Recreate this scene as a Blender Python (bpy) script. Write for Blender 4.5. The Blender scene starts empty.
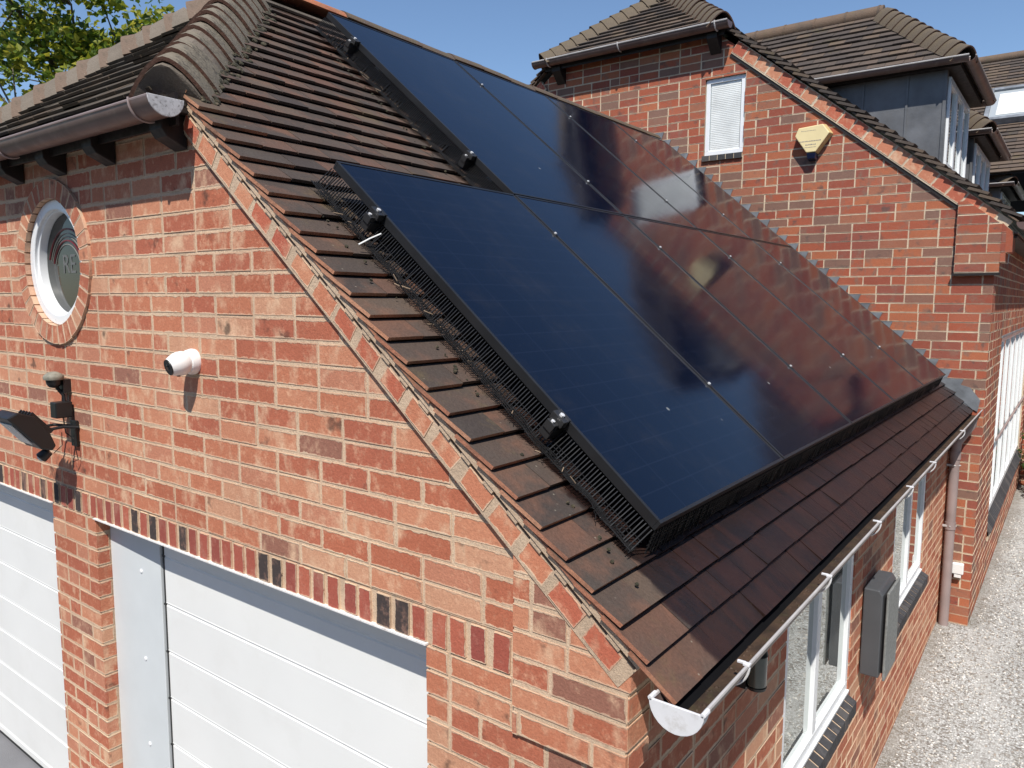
import bpy, math, random
from mathutils import Vector, Matrix, noise
V = Vector
R = math.radians
random.seed(7)
scene = bpy.context.scene
COL = scene.collection
TH = math.atan(.8395)
CT, ST = math.cos(TH), math.sin(TH)
GX = V((1, 0, 0)); GY = V((0, 1, 0)); GZ = V((0, 0, 1))

# ------------------------------------------------------------------ materials
def newmat(name):
    m = bpy.data.materials.new(name); m.use_nodes = True
    nt = m.node_tree; nt.nodes.clear()
    out = nt.nodes.new('ShaderNodeOutputMaterial')
    b = nt.nodes.new('ShaderNodeBsdfPrincipled')
    nt.links.new(b.outputs[0], out.inputs[0])
    return m, nt, b, out
class G:
    """tiny node helper"""
    def __init__(s, nt):
        s.nt = nt
        s.obj = nt.nodes.new('ShaderNodeTexCoord').outputs['Object']
    def n(s, t, **kw):
        x = s.nt.nodes.new(t)
        for k, v in kw.items(): setattr(x, k, v)
        return x
    def put(s, sock, v):
        if isinstance(v, (int, float, tuple, list)): sock.default_value = v
        else: s.nt.links.new(v, sock)
    def noise(s, scale, detail=3, rough=.55, vec=None, w=None, out='Fac', dist=0):
        x = s.n('ShaderNodeTexNoise')
        if w is not None: x.noise_dimensions = '4D'; s.put(x.inputs['W'], w)
        s.put(x.inputs['Vector'], vec if vec is not None else s.obj)
        x.inputs['Scale'].default_value = scale; x.inputs['Detail'].default_value = detail
        x.inputs['Roughness'].default_value = rough; x.inputs['Distortion'].default_value = dist
        return x.outputs[out]
    def scale(s, vec, sc):
        x = s.n('ShaderNodeVectorMath', operation='MULTIPLY'); s.put(x.inputs[0], vec); x.inputs[1].default_value = sc
        return x.outputs[0]
    def m(s, op, a, b=0, c=0, clamp=False):
        x = s.n('ShaderNodeMath', operation=op); x.use_clamp = clamp
        s.put(x.inputs[0], a); s.put(x.inputs[1], b); s.put(x.inputs[2], c)
        return x.outputs[0]
    def ramp(s, f, stops, interp='LINEAR'):
        x = s.n('ShaderNodeValToRGB'); x.color_ramp.interpolation = interp
        el = x.color_ramp.elements
        while len(el) < len(stops): el.new(.5)
        for e, (p, c) in zip(el, stops):
            e.position = p; e.color = (*c, 1) if len(c) == 3 else c
        s.put(x.inputs[0], f)
        return x.outputs[0]
    def step(s, f, a, b):
        x = s.n('ShaderNodeMapRange'); x.interpolation_type = 'SMOOTHSTEP'
        s.put(x.inputs[0], f); x.inputs[1].default_value = a; x.inputs[2].default_value = b
        return x.outputs[0]
    def mix(s, f, a, b, mode='MIX'):
        x = s.n('ShaderNodeMix', data_type='RGBA', blend_type=mode)
        s.put(x.inputs[0], f)
        for i, v in ((6, a), (7, b)):
            if isinstance(v, tuple) and len(v) == 3: v = (*v, 1)
            s.put(x.inputs[i], v)
        return x.outputs[2]
    def rnd(s):
        return s.n('ShaderNodeNewGeometry').outputs['Random Per Island']
    def sep(s, vec):
        x = s.n('ShaderNodeSeparateXYZ'); s.put(x.inputs[0], vec); return x.outputs
    def bump(s, h, strength, dist, bsdf):
        x = s.n('ShaderNodeBump'); x.inputs['Strength'].default_value = strength
        x.inputs['Distance'].default_value = dist; s.put(x.inputs['Height'], h)
        s.nt.links.new(x.outputs[0], bsdf.inputs['Normal'])

def plain(name, col, rough=.5, metal=0, bump=0, bscale=60, var=.12, vscale=6, spec=.5, dirt=None, dirtamt=.5):
    m, nt, b, o = newmat(name); g = G(nt)
    n = g.noise(vscale, 4)
    lo = tuple(c * (1 - var) for c in col); hi = tuple(min(1, c * (1 + var)) for c in col)
    c = g.ramp(n, [(.3, lo), (.7, hi)])
    if dirt:
        d = g.m('MULTIPLY', g.step(g.noise(vscale * 2.7, 6, .7), .5, .68), dirtamt)
        c = g.mix(d, c, dirt)
    g.put(b.inputs['Base Color'], c)
    r = g.ramp(g.noise(vscale * 3, 3), [(.3, (rough * .85,) * 3), (.7, (min(1, rough * 1.15),) * 3)])
    g.put(b.inputs['Roughness'], r)
    b.inputs['Metallic'].default_value = metal
    b.inputs['Specular IOR Level'].default_value = spec
    if bump: g.bump(g.noise(bscale, 5, .65), .6, bump, b)
    return m

MORTAR_G = (.64, .475, .335)
MORTAR_H = (.66, .54, .40)
def brick_mat(name, stops, streak, mortar, streak_amt=.8, fire=(.07, .045, .035), fire_lo=.66, L=.215, H=.065, smear=.0032, edge_noise=.006):
    m, nt, b, o = newmat(name); g = G(nt)
    r = g.rnd()
    base = g.ramp(r, stops, 'CONSTANT')
    w = g.m('MULTIPLY', r, 37.)
    # kiln streaks of cream colour running over the brick
    s = g.noise(9, 4, .6, vec=g.scale(g.obj, (1.2, 1.2, .8)), w=w)
    base = g.mix(g.m('MULTIPLY', g.step(s, .52, .72), streak_amt), base, streak)
    s3 = g.noise(26, 4, .7, w=w)
    base = g.mix(g.m('MULTIPLY', g.step(s3, .50, .75), .35), base, tuple(min(1, c * 1.35) for c in streak))
    f = g.noise(9, 3, .6, w=g.m('ADD', w, 5))
    base = g.mix(g.m('MULTIPLY', g.step(f, fire_lo, fire_lo + .12), .75), base, fire)
    fine = g.noise(160, 4, .7)
    base = g.mix(.35, base, g.ramp(fine, [(.25, (.25, .25, .25)), (.5, (.5, .5, .5)), (.75, (.8, .8, .8))]), 'OVERLAY')
    # mortar smeared over the arrises
    uv = g.n('ShaderNodeUVMap', uv_map='brick').outputs[0]
    u, v, _ = g.sep(uv)
    eu = g.m('MULTIPLY', g.m('MINIMUM', u, g.m('SUBTRACT', 1., u)), L)
    ev = g.m('MULTIPLY', g.m('MINIMUM', v, g.m('SUBTRACT', 1., v)), H)
    e = g.m('MINIMUM', eu, ev)
    e = g.m('ADD', e, g.m('MULTIPLY', g.m('SUBTRACT', g.noise(34, 5, .72), .52), edge_noise * 3.2))
    mm = g.m('SUBTRACT', 1., g.step(e, smear - .0015, smear + .0012))
    big = g.step(g.noise(2.3, 2), .35, .7)
    mm = g.m('MULTIPLY', mm, g.m('ADD', .55, g.m('MULTIPLY', big, .45)))
    base = g.mix(mm, base, tuple(c * 1.0 for c in mortar))
    # broad weathering of the whole wall
    base = g.mix(.45, base, g.ramp(g.noise(1.1, 4, .6), [(.3, (.36, .36, .36)), (.7, (.62, .62, .62))]), 'OVERLAY')
    g.put(b.inputs['Base Color'], base)
    b.inputs['Roughness'].default_value = .85
    b.inputs['Specular IOR Level'].default_value = .25
    h = g.m('ADD', g.noise(90, 5, .7), g.m('MULTIPLY', mm, .5))
    g.bump(h, .7, .003, b)
    return m
def mortar_mat(name, col):
    m, nt, b, o = newmat(name); g = G(nt)
    c = g.ramp(g.noise(5, 5, .65), [(.25, tuple(x * .72 for x in col)), (.55, col), (.8, tuple(min(1, x * 1.12) for x in col))])
    c = g.mix(.5, c, g.ramp(g.noise(240, 3, .7), [(.3, (.3, .3, .3)), (.7, (.68, .68, .68))]), 'OVERLAY')
    g.put(b.inputs['Base Color'], c); b.inputs['Roughness'].default_value = .95; b.inputs['Specular IOR Level'].default_value = .15
    g.bump(g.noise(110, 5, .7), .8, .004, b)
    return m

M = {}
M['brick'] = brick_mat('orange facing brick', [(0, (.43, .138, .078)), (.18, (.50, .185, .105)), (.34, (.44, .140, .082)), (.5, (.54, .230, .135)), (.64, (.42, .130, .078)), (.74, (.50, .21, .13)), (.86, (.56, .29, .18)), (.92, (.30, .135, .095))],
                       (.70, .47, .31), MORTAR_G, .8, fire_lo=.615, smear=.0036, edge_noise=.0065)
M['brick_h'] = brick_mat('red multi brick', [(0, (.36, .100, .056)), (.18, (.30, .082, .052)), (.34, (.25, .125, .090)), (.42, (.41, .135, .068)), (.58, (.28, .088, .062)), (.70, (.22, .125, .095)), (.76, (.38, .115, .066)), (.88, (.34, .135, .082)), (.992, (.40, .16, .09))],
                         (.23, .135, .10), MORTAR_H, .95, fire=(.11, .08, .07), fire_lo=.58, smear=.0017, edge_noise=.0028)
M['brick_r'] = brick_mat('rowlock red brick', [(0, (.36, .095, .065)), (.2, (.30, .078, .060)), (.4, (.43, .125, .078)), (.58, (.33, .080, .060)), (.70, (.060, .047, .045)), (.88, (.38, .10, .07))],
                         (.46, .25, .18), MORTAR_G, .55, L=.06, H=.10, smear=.0018, edge_noise=.0050, fire_lo=.72)
M['brick_b'] = brick_mat('brick of the raked band', [(0, (.47, .135, .080)), (.3, (.52, .20, .115)), (.55, (.43, .115, .072)), (.8, (.55, .24, .14))],
                         (.66, .44, .29), MORTAR_G, .8, L=.115, H=.07, smear=.003, edge_noise=.007, fire_lo=.75)
M['brick_s'] = brick_mat('dark sill brick', [(0, (.055, .055, .06)), (.5, (.085, .08, .08)), (.8, (.045, .045, .05))],
                         (.12, .11, .11), MORTAR_H, .4, L=.065, H=.1, smear=.0012, edge_noise=.002, fire_lo=.9)
M['mortar'] = mortar_mat('buff mortar', MORTAR_G)
M['mortar_h'] = mortar_mat('cream mortar', MORTAR_H)
M['mortar_dark'] = mortar_mat('dirty bedding mortar', (.19, .16, .13))
M['mortar_v'] = mortar_mat('verge mortar', (.56, .42, .30))

def tile_mat(name, stops, moss=.3, weather=0, mosscol=(.10, .085, .03), lichen=.3, wet=False, seedoff=0., warm=None):
    m, nt, b, o = newmat(name); g = G(nt)
    r = g.rnd()
    base = g.ramp(r, stops, 'CONSTANT')
    w = g.m('MULTIPLY', r, 23.)
    base = g.mix(g.m('MULTIPLY', g.step(g.noise(7, 5, .65, w=w), .42, .72), .6), base, (.075, .062, .052))
    if warm:
        base = g.mix(g.m('MULTIPLY', g.step(g.noise(6, 4, .6, w=g.m('ADD', w, 9)), .48, .70), .55), base, warm)
    base = g.mix(g.m('MULTIPLY', g.step(g.noise(3.1 + seedoff, 6, .75), .56, .70), moss), base, mosscol)
    base = g.mix(.5, base, g.ramp(g.noise(130, 4, .75), [(.25, (.25, .25, .25)), (.75, (.75, .75, .75))]), 'OVERLAY')
    vo = g.n('ShaderNodeTexVoronoi'); vo.inputs['Scale'].default_value = 34; g.put(vo.inputs['Vector'], g.obj)
    spots = g.m('MULTIPLY', g.m('SUBTRACT', 1., g.step(vo.outputs['Distance'], .05, .13)), g.step(g.noise(5, 2), .52, .60))
    base = g.mix(g.m('MULTIPLY', spots, lichen), base, (.42, .38, .30))
    rough = .8
    if weather:
        wn = g.noise(24, 6, .78)
        base = g.mix(g.m('MULTIPLY', g.step(wn, .50, .62), weather), base, (.040, .034, .026))
        base = g.mix(g.m('MULTIPLY', g.step(g.noise(38, 5, .75), .58, .70), weather * .7), base, (.42, .37, .29))
    if wet:
        x, y, z = g.sep(g.obj)
        n = g.noise(7, 5, .6)
        yy = g.m('ADD', y, g.m('MULTIPLY', g.m('SUBTRACT', n, .5), .16))
        mk = g.m('MULTIPLY', g.step(yy, .115, .15), g.step(x, -.35, -.05))
        n2 = g.noise(5, 4, .6, vec=g.scale(g.obj, (1, 3.5, 1)), w=w)
        wc = g.mix(g.step(n2, .35, .65), (.026, .011, .009), (.009, .007, .008))
        wc = g.mix(g.m('MULTIPLY', g.step(g.noise(28, 4, .7), .5, .75), .4), wc, (.040, .019, .015))
        base = g.mix(g.m('MULTIPLY', mk, .9), base, wc)
        rr = g.m('SUBTRACT', .8, g.m('MULTIPLY', mk, .47))
        g.put(b.inputs['Roughness'], rr)
    else:
        b.inputs['Roughness'].default_value = rough
    b.inputs['Specular IOR Level'].default_value = .35
    g.put(b.inputs['Base Color'], base)
    g.bump(g.noise(70, 5, .7), .8, .004, b)
    return m
M['tile'] = tile_mat('brown clay tile', [(0, (.090, .058, .044)), (.2, (.062, .046, .038)), (.4, (.115, .063, .045)), (.6, (.078, .055, .044)), (.75, (.052, .040, .035)), (.88, (.100, .070, .052))],
                     moss=.45, mosscol=(.13, .095, .045), wet=True, lichen=.45, warm=(.19, .088, .054))
M['tile_hip'] = tile_mat('mossy brown clay tile', [(0, (.082, .066, .048)), (.3, (.095, .074, .052)), (.6, (.07, .058, .044)), (.8, (.10, .072, .048))], moss=.6, mosscol=(.08, .075, .04), lichen=.3, seedoff=.7)
M['tile_h'] = tile_mat('weathered house tile', [(0, (.088, .068, .056)), (.25, (.11, .080, .062)), (.5, (.068, .054, .047)), (.75, (.125, .090, .065))], moss=.6, mosscol=(.12, .10, .045), lichen=.4, seedoff=1.3)
M['tile_verge'] = tile_mat('terracotta verge tile', [(0, (.42, .19, .11)), (.4, (.36, .15, .09)), (.7, (.46, .23, .14))], moss=.2, lichen=.2, warm=(.5, .25, .15))
M['bonnet'] = tile_mat('lichen grey bonnet tile', [(0, (.20, .17, .125)), (.3, (.125, .10, .075)), (.55, (.24, .205, .155)), (.8, (.15, .12, .085))], moss=.9, mosscol=(.055, .048, .028), lichen=.9, seedoff=4, weather=.75)
M['bonnet_w'] = tile_mat('brown hip tile', [(0, (.155, .108, .078)), (.35, (.11, .080, .060)), (.7, (.18, .125, .09))], moss=.5, mosscol=(.08, .07, .04), lichen=.3, seedoff=6)
M['bonnet_lip'] = tile_mat('brown bonnet edge', [(0, (.17, .085, .06)), (.5, (.14, .07, .05))], moss=.3, lichen=.2)
M['ridge'] = tile_mat('terracotta ridge tile', [(0, (.42, .15, .075)), (.5, (.36, .13, .07))], moss=.5, mosscol=(.22, .16, .08), lichen=.4, seedoff=2)
M['ridge_g'] = tile_mat('weathered ridge tile', [(0, (.115, .082, .062)), (.5, (.145, .098, .068))], moss=.7, mosscol=(.13, .11, .05), lichen=.4, seedoff=3)

M['pvc'] = plain('brown gutter plastic', (.13, .085, .075), .42, var=.2, vscale=4, dirt=(.25, .21, .19), dirtamt=.3)
M['pvc_faded'] = plain('sun bleached gutter plastic', (.30, .235, .225), .5, var=.15, vscale=5)
M['pvc_lip'] = plain('bleached gutter lip', (.44, .42, .41), .5, var=.15, vscale=9)
M['pvc_cap'] = plain('chalky white gutter cap', (.70, .70, .72), .55, var=.08, vscale=9, dirt=(.40, .37, .33), dirtamt=.4)
M['pvc_cap_d'] = plain('grimy grey gutter cap', (.50, .49, .50), .7, var=.15, vscale=30, dirt=(.12, .11, .10), dirtamt=.8)
M['silt'] = plain('gutter silt', (.050, .027, .014), .75, var=.5, vscale=14, bump=.01, bscale=40, dirt=(.05, .040, .015), dirtamt=.7)
M['upvc'] = plain('white window frame', (.80, .82, .84), .3, var=.03)
M['door'] = plain('white door panel', (.80, .81, .80), .42, var=.035, vscale=1.6, bump=.0006, bscale=140, dirt=(.62, .61, .57), dirtamt=.10)
M['doorframe'] = plain('pale grey door frame', (.62, .66, .68), .4, var=.03)
M['steel'] = plain('white steel lintel edge', (.80, .79, .78), .45, var=.08, vscale=20, dirt=(.35, .25, .2), dirtamt=.4)
M['seal'] = plain('black rubber seal', (.02, .02, .022), .6)
M['black'] = plain('black plastic', (.012, .012, .013), .42, var=.3)
M['blackmetal'] = plain('black painted metal', (.022, .022, .023), .38, var=.3)
M['wire'] = plain('black coated wire', (.012, .012, .013), .5, var=.4, vscale=40)
M['wire_r'] = plain('bare bent wire', (.34, .25, .17), .45, var=.4, vscale=40)
M['frame_b'] = plain('black anodised frame', (.016, .017, .019), .38, metal=.0, var=.2)
M['bolt'] = plain('stainless bolt', (.78, .78, .78), .35, metal=.35)
M['shade_black'] = plain('black painted shade', (.005, .005, .006), .95, spec=.1)  # black that puts the shade at the eaves into the colour
M['cable'] = plain('white cable', (.8, .8, .78), .5)
M['wood'] = plain('dark stained timber', (.014, .010, .009), .6, var=.4, vscale=12)
M['camwhite'] = plain('white camera shell', (.80, .80, .79), .35, var=.03)
M['camlens'] = plain('black camera lens', (.010, .010, .012), .12)
M['lens_gap'] = plain('lamp glass', (.50, .55, .55), .25)
M['pirgrey'] = plain('weathered grey plastic', (.22, .21, .17), .7, var=.25, vscale=40)
M['boxgrey'] = plain('gunmetal casing', (.075, .080, .088), .45, metal=.0, var=.08)
M['boxface'] = plain('textured grey casing', (.20, .21, .205), .6, var=.25, vscale=60, bump=.002, bscale=200)
M['lead'] = plain('lead flashing', (.20, .215, .235), .55, metal=.15, var=.3, vscale=10, bump=.004, bscale=14)
M['leadwall'] = plain('lead cladding', (.125, .130, .140), .5, metal=.1, var=.35, vscale=3.2, bump=.006, bscale=8)
M['alarm'] = plain('pale yellow plastic', (.80, .66, .36), .45, var=.05)
M['alarm_s'] = plain('faded yellow plastic', (.62, .47, .22), .5, var=.08)
M['alarm_b'] = plain('dark blue lens', (.012, .016, .045), .2)
M['ink'] = plain('faded print', (.22, .20, .22), .8)
M['blind'] = plain('white blind', (.80, .82, .80), .6)
M['letter'] = plain('dull grey lettering', (.11, .11, .11), .35)
M['band_r'] = plain('dull red band', (.13, .02, .025), .4)
M['band_w'] = plain('grey band', (.23, .22, .20), .4)
M['bark'] = plain('grey bark', (.12, .10, .08), .9, var=.3, vscale=14, bump=.02, bscale=20)
M['velux_bl'] = plain('white skylight blind', (.75, .75, .70), .5)

def glass_mat(name, col, rough=.015, ior=1.9, metal=0):
    m, nt, b, o = newmat(name); g = G(nt)
    b.inputs['Base Color'].default_value = (*col, 1); b.inputs['Roughness'].default_value = rough
    b.inputs['IOR'].default_value = ior; b.inputs['Metallic'].default_value = metal
    g.bump(g.noise(2.2, 2), .12, .01, b)
    return m
M['glass'] = glass_mat('window glass', (.50, .54, .52), ior=1.6, metal=.85)
M['glass_d'] = glass_mat('dim window glass', (.018, .020, .017), .06, 1.5)
M['glass_s'] = glass_mat('skylight glass', (.35, .38, .40), .03, 1.6)
M['jar'] = glass_mat('greenish glass', (.07, .085, .075), .1, 1.6)

def panel_mat():
    m, nt, b, o = newmat('solar glass'); g = G(nt)
    uv = g.n('ShaderNodeUVMap', uv_map='brick').outputs[0]
    u, v, _ = g.sep(uv)
    # cell gaps, barely lighter than the cells
    def grid(c, n, wd):
        f = g.m('FRACT', g.m('MULTIPLY', c, float(n)))
        return g.m('SUBTRACT', 1., g.step(g.m('MINIMUM', f, g.m('SUBTRACT', 1., f)), wd, wd * 2))
    ln = g.m('MAXIMUM', grid(u, 6, .010), grid(v, 20, .018))
    fine = grid(u, 60, .06)
    c = g.mix(g.m('MULTIPLY', ln, .8), (.0012, .0035, .0130), (.0055, .009, .023))
    c = g.mix(g.m('MULTIPLY', fine, .15), c, (.004, .007, .018))
    dust = g.noise(3.3, 6, .7)
    c = g.mix(g.m('MULTIPLY', g.step(dust, .45, .8), .09), c, (.10, .085, .07))
    vo = g.n('ShaderNodeTexVoronoi'); vo.inputs['Scale'].default_value = 3.5; g.put(vo.inputs['Vector'], g.obj)
    dots = g.m('MULTIPLY', g.m('SUBTRACT', 1., g.step(vo.outputs['Distance'], .015, .035)), g.step(g.noise(2, 2), .5, .55))
    c = g.mix(g.m('MULTIPLY', dots, .55), c, (.35, .36, .34))
    g.put(b.inputs['Base Color'], c)
    g.put(b.inputs['Roughness'], g.ramp(dust, [(.3, (.085,) * 3), (.75, (.135,) * 3)]))
    b.inputs['IOR'].default_value = 1.42
    g.bump(g.noise(1.6, 3), .35, .004, b)
    return m
M['panel'] = panel_mat()

def gravel_mat():
    m, nt, b, o = newmat('pale gravel'); g = G(nt)
    vo = g.n('ShaderNodeTexVoronoi'); vo.inputs['Scale'].default_value = 72; vo.inputs['Randomness'].default_value = 1
    g.put(vo.inputs['Vector'], g.obj)
    r = g.sep(vo.outputs['Color'])[0]
    c = g.ramp(r, [(0, (.30, .28, .25)), (.15, (.44, .445, .43)), (.4, (.57, .58, .57)), (.7, (.50, .505, .495)), (.85, (.69, .70, .69)), (.95, (.20, .185, .165))], 'CONSTANT')
    v2 = g.n('ShaderNodeTexVoronoi', feature='DISTANCE_TO_EDGE'); v2.inputs['Scale'].default_value = 72
    g.put(v2.inputs['Vector'], g.obj)
    gap = g.step(v2.outputs['Distance'], .0, .12)
    c = g.mix(gap, (.24, .22, .20), c)
    c = g.mix(.5, c, g.ramp(g.noise(1.3, 5, .65), [(.3, (.38, .38, .38)), (.7, (.62, .62, .62))]), 'OVERLAY')
    c = g.mix(g.m('MULTIPLY', g.step(g.noise(6, 4), .58, .72), .3), c, (.28, .25, .20))
    tr = g.noise(2.6, 5, .7, vec=g.scale(g.obj, (1.6, .35, 1)))
    c = g.mix(g.m('MULTIPLY', g.step(tr, .50, .66), .45), c, (.62, .62, .60))
    sp = g.noise(24, 3, .8); c = g.mix(g.m('MULTIPLY', g.step(sp, .62, .72), .5), c, (.16, .145, .12))
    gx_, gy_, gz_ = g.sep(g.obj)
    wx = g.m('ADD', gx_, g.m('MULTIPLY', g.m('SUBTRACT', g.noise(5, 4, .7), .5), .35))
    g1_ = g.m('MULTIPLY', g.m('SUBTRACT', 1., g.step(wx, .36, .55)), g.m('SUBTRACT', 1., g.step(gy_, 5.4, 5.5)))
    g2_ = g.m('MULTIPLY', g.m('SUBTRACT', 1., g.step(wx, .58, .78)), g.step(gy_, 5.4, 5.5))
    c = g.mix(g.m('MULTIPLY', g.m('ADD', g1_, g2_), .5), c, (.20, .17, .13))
    g.put(b.inputs['Base Color'], c); b.inputs['Roughness'].default_value = .9; b.inputs['Specular IOR Level'].default_value = .2
    g.bump(g.m('ADD', gap, g.m('MULTIPLY', g.noise(30, 4), .8)), .7, .006, b)
    return m
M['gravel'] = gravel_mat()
M['apron'] = plain('grey concrete', (.17, .17, .18), .85, var=.12, vscale=3, bump=.004, bscale=150)

def leaf_mat(name, stops):
    m, nt, b, o = newmat(name); g = G(nt)
    c = g.ramp(g.rnd(), stops, 'CONSTANT')
    c = g.mix(.4, c, g.ramp(g.noise(1.2, 3), [(.3, (.35, .35, .35)), (.7, (.65, .65, .65))]), 'OVERLAY')
    g.put(b.inputs['Base Color'], c); b.inputs['Roughness'].default_value = .5
    tr = g.n('ShaderNodeBsdfTranslucent'); g.put(tr.inputs[0], c)
    mx = g.n('ShaderNodeMixShader'); mx.inputs[0].default_value = .45
    nt.links.new(b.outputs[0], mx.inputs[1]); nt.links.new(tr.outputs[0], mx.inputs[2]); nt.links.new(mx.outputs[0], o.inputs[0])
    return m
M['leaf'] = leaf_mat('yellow green leaf', [(0, (.17, .24, .025)), (.22, (.30, .32, .030)), (.45, (.11, .17, .022)), (.62, (.42, .39, .045)), (.85, (.06, .11, .018))])
M['leaf_d'] = leaf_mat('shrub leaf', [(0, (.05, .10, .02)), (.4, (.09, .15, .03)), (.75, (.035, .07, .015))])

# ------------------------------------------------------------------ mesh building
# gable elevation read off the image, scaled (x .965) about the camera position while GMAP is on
GMAP = False
GS, GT = .965, V((.0401, -.0538, .0922))
def wt(p): return V(p) * GS + GT if GMAP else V(p)
class MB:
    def __init__(s): s.v = []; s.f = []; s.mi = []; s.uv = []; s.mats = []
    def mat(s, m):
        if m not in s.mats: s.mats.append(m)
        return s.mats.index(m)
    def face(s, idx, mi=0, uv=None):
        s.f.append(tuple(idx)); s.mi.append(mi); s.uv.append(uv)
    def add(s, pts):
        k = len(s.v); s.v.extend([tuple(p) for p in pts]); return k
    def poly(s, pts, mi=0, uv=None):
        k = s.add(pts); s.face(range(k, k + len(pts)), mi, uv)
    def prism(s, top, off, mi=0, uv=None, bottom=None, sidemi=None):
        """closed prism: top polygon (CCW seen from outside) and copy moved by off"""
        n = len(top); k = s.add(top); bt = bottom or [V(p) + off for p in top]; k2 = s.add(bt)
        s.face(range(k, k + n), mi, uv)
        s.face([k2 + n - 1 - i for i in range(n)], mi if sidemi is None else sidemi, [uv[n - 1 - i] for i in range(n)] if uv else None)
        for i in range(n):
            j = (i + 1) % n
            s.face((k + i, k2 + i, k2 + j, k + j), mi if sidemi is None else sidemi, [uv[i], uv[i], uv[j], uv[j]] if uv else None)
    def box(s, c, X, Y, Z, mi=0):
        """c centre, X Y Z half-extent vectors"""
        c = V(c); X = V(X); Y = V(Y); Z = V(Z)
        s.prism([c - X - Y + Z, c + X - Y + Z, c + X + Y + Z, c - X + Y + Z], -2 * Z, mi)
    def bx(s, x0, x1, y0, y1, z0, z1, mi=0, uv=None):
        s.prism([V((x0, y0, z1)), V((x1, y0, z1)), V((x1, y1, z1)), V((x0, y1, z1))], V((0, 0, z0 - z1)), mi)
    def tube(s, pts, r, n=8, mi=0, caps=True):
        pts = [V(p) for p in pts]; rs = r if isinstance(r, (list, tuple)) else [r] * len(pts)
        rings = []
        for i, p in enumerate(pts):
            d = (pts[min(i + 1, len(pts) - 1)] - pts[max(i - 1, 0)]).normalized()
            a = d.orthogonal().normalized() if i == 0 else (rings_a - d * rings_a.dot(d)).normalized()
            rings_a = a; b = d.cross(a)
            rings.append(s.add([p + (a * math.cos(t) + b * math.sin(t)) * rs[i] for t in [2 * math.pi * q / n for q in range(n)]]))
        for i in range(len(pts) - 1):
            for q in range(n):
                s.face((rings[i] + q, rings[i] + (q + 1) % n, rings[i + 1] + (q + 1) % n, rings[i + 1] + q), mi)
        if caps:
            s.face([rings[0] + n - 1 - q for q in range(n)], mi); s.face([rings[-1] + q for q in range(n)], mi)
    def revolve(s, c, axis, prof, n=24, mi=0):
        """prof: list of (dist along axis, radius); radius 0 closes"""
        c = V(c); d = V(axis).normalized(); a = d.orthogonal().normalized(); b = d.cross(a)
        rings = []
        for h, r in prof:
            if r <= 1e-6: rings.append((s.add([c + d * h]), 1))
            else: rings.append((s.add([c + d * h + (a * math.cos(2 * math.pi * q / n) + b * math.sin(2 * math.pi * q / n)) * r for q in range(n)]), n))
        for (k0, n0), (k1, n1) in zip(rings, rings[1:]):
            for q in range(n):
                p = (q + 1) % n
                if n0 == 1 and n1 == 1: continue
                if n0 == 1: s.face((k0, k1 + p, k1 + q), mi)
                elif n1 == 1: s.face((k0 + q, k0 + p, k1), mi)
                else: s.face((k0 + q, k0 + p, k1 + p, k1 + q), mi)
    def shell(s, rows, thick, mi=0, lip=None):
        """open curved sheet given rows of (point, normal); closed into a solid of given thickness"""
        nr = len(rows); nc = len(rows[0])
        A = [s.add([p for p, n in r]) for r in rows]
        B = [s.add([V(p) - V(n) * thick for p, n in r]) for r in rows]
        for i in range(nr - 1):
            for j in range(nc - 1):
                s.face((A[i] + j, A[i] + j + 1, A[i + 1] + j + 1, A[i + 1] + j), mi)
                s.face((B[i] + j, B[i + 1] + j, B[i + 1] + j + 1, B[i] + j + 1), mi)
        lm = mi if lip is None else lip
        for j in range(nc - 1):
            s.face((A[0] + j, B[0] + j, B[0] + j + 1, A[0] + j + 1), lm)
            s.face((A[-1] + j, A[-1] + j + 1, B[-1] + j + 1, B[-1] + j), lm)
        for i in range(nr - 1):
            s.face((A[i], A[i + 1], B[i + 1], B[i]), lm)
            s.face((A[i] + nc - 1, B[i] + nc - 1, B[i + 1] + nc - 1, A[i + 1] + nc - 1), lm)
    def build(s, name, mats, parent=None, smooth=False, bevel=0, label=None, fixn=True):
        me = bpy.data.meshes.new(name); me.from_pydata([wt(p) for p in s.v], [], s.f)
        mats = mats if isinstance(mats, (list, tuple)) else [mats]
        for m in mats: me.materials.append(M[m] if isinstance(m, str) else m)
        me.polygons.foreach_set('material_index', s.mi)
        if any(u is not None for u in s.uv):
            l = me.uv_layers.new(name='brick'); d = l.data
            for p, u in zip(me.polygons, s.uv):
                if u is not None:
                    for li, q in zip(p.loop_indices, u): d[li].uv = q
        if smooth: me.polygons.foreach_set('use_smooth', [True] * len(s.f))
        me.validate(); me.update()
        if fixn:
            import bmesh
            bm = bmesh.new(); bm.from_mesh(me); bmesh.ops.recalc_face_normals(bm, faces=bm.faces); bm.to_mesh(me); bm.free()
        if smooth and hasattr(me, 'set_sharp_from_angle'): me.set_sharp_from_angle(angle=R(40))
        o = bpy.data.objects.new(name, me); COL.objects.link(o)
        if parent is not None:
            o.parent = parent
            pm = Matrix.Translation(wloc(parent)); o.matrix_parent_inverse = pm.inverted()
        if bevel:
            bv = o.modifiers.new('bevel', 'BEVEL'); bv.width = bevel; bv.segments = 2; bv.limit_method = 'ANGLE'; bv.angle_limit = R(40)
        if label: o['label'] = label
        return o
def wloc(o):
    return o.location.copy() if o.type == 'EMPTY' else V((0, 0, 0))
def tag(o, label, cat, group=None, kind=None):
    o['label'] = label; o['category'] = cat
    if group: o['group'] = group
    if kind: o['kind'] = kind
    return o
def empty(name, loc, label, cat, group=None):
    o = bpy.data.objects.new(name, None); o.empty_display_size = .1; COL.objects.link(o); o.location = wt(loc)
    return tag(o, label, cat, group)
def struct(o):
    o['kind'] = 'structure'; return o

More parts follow.
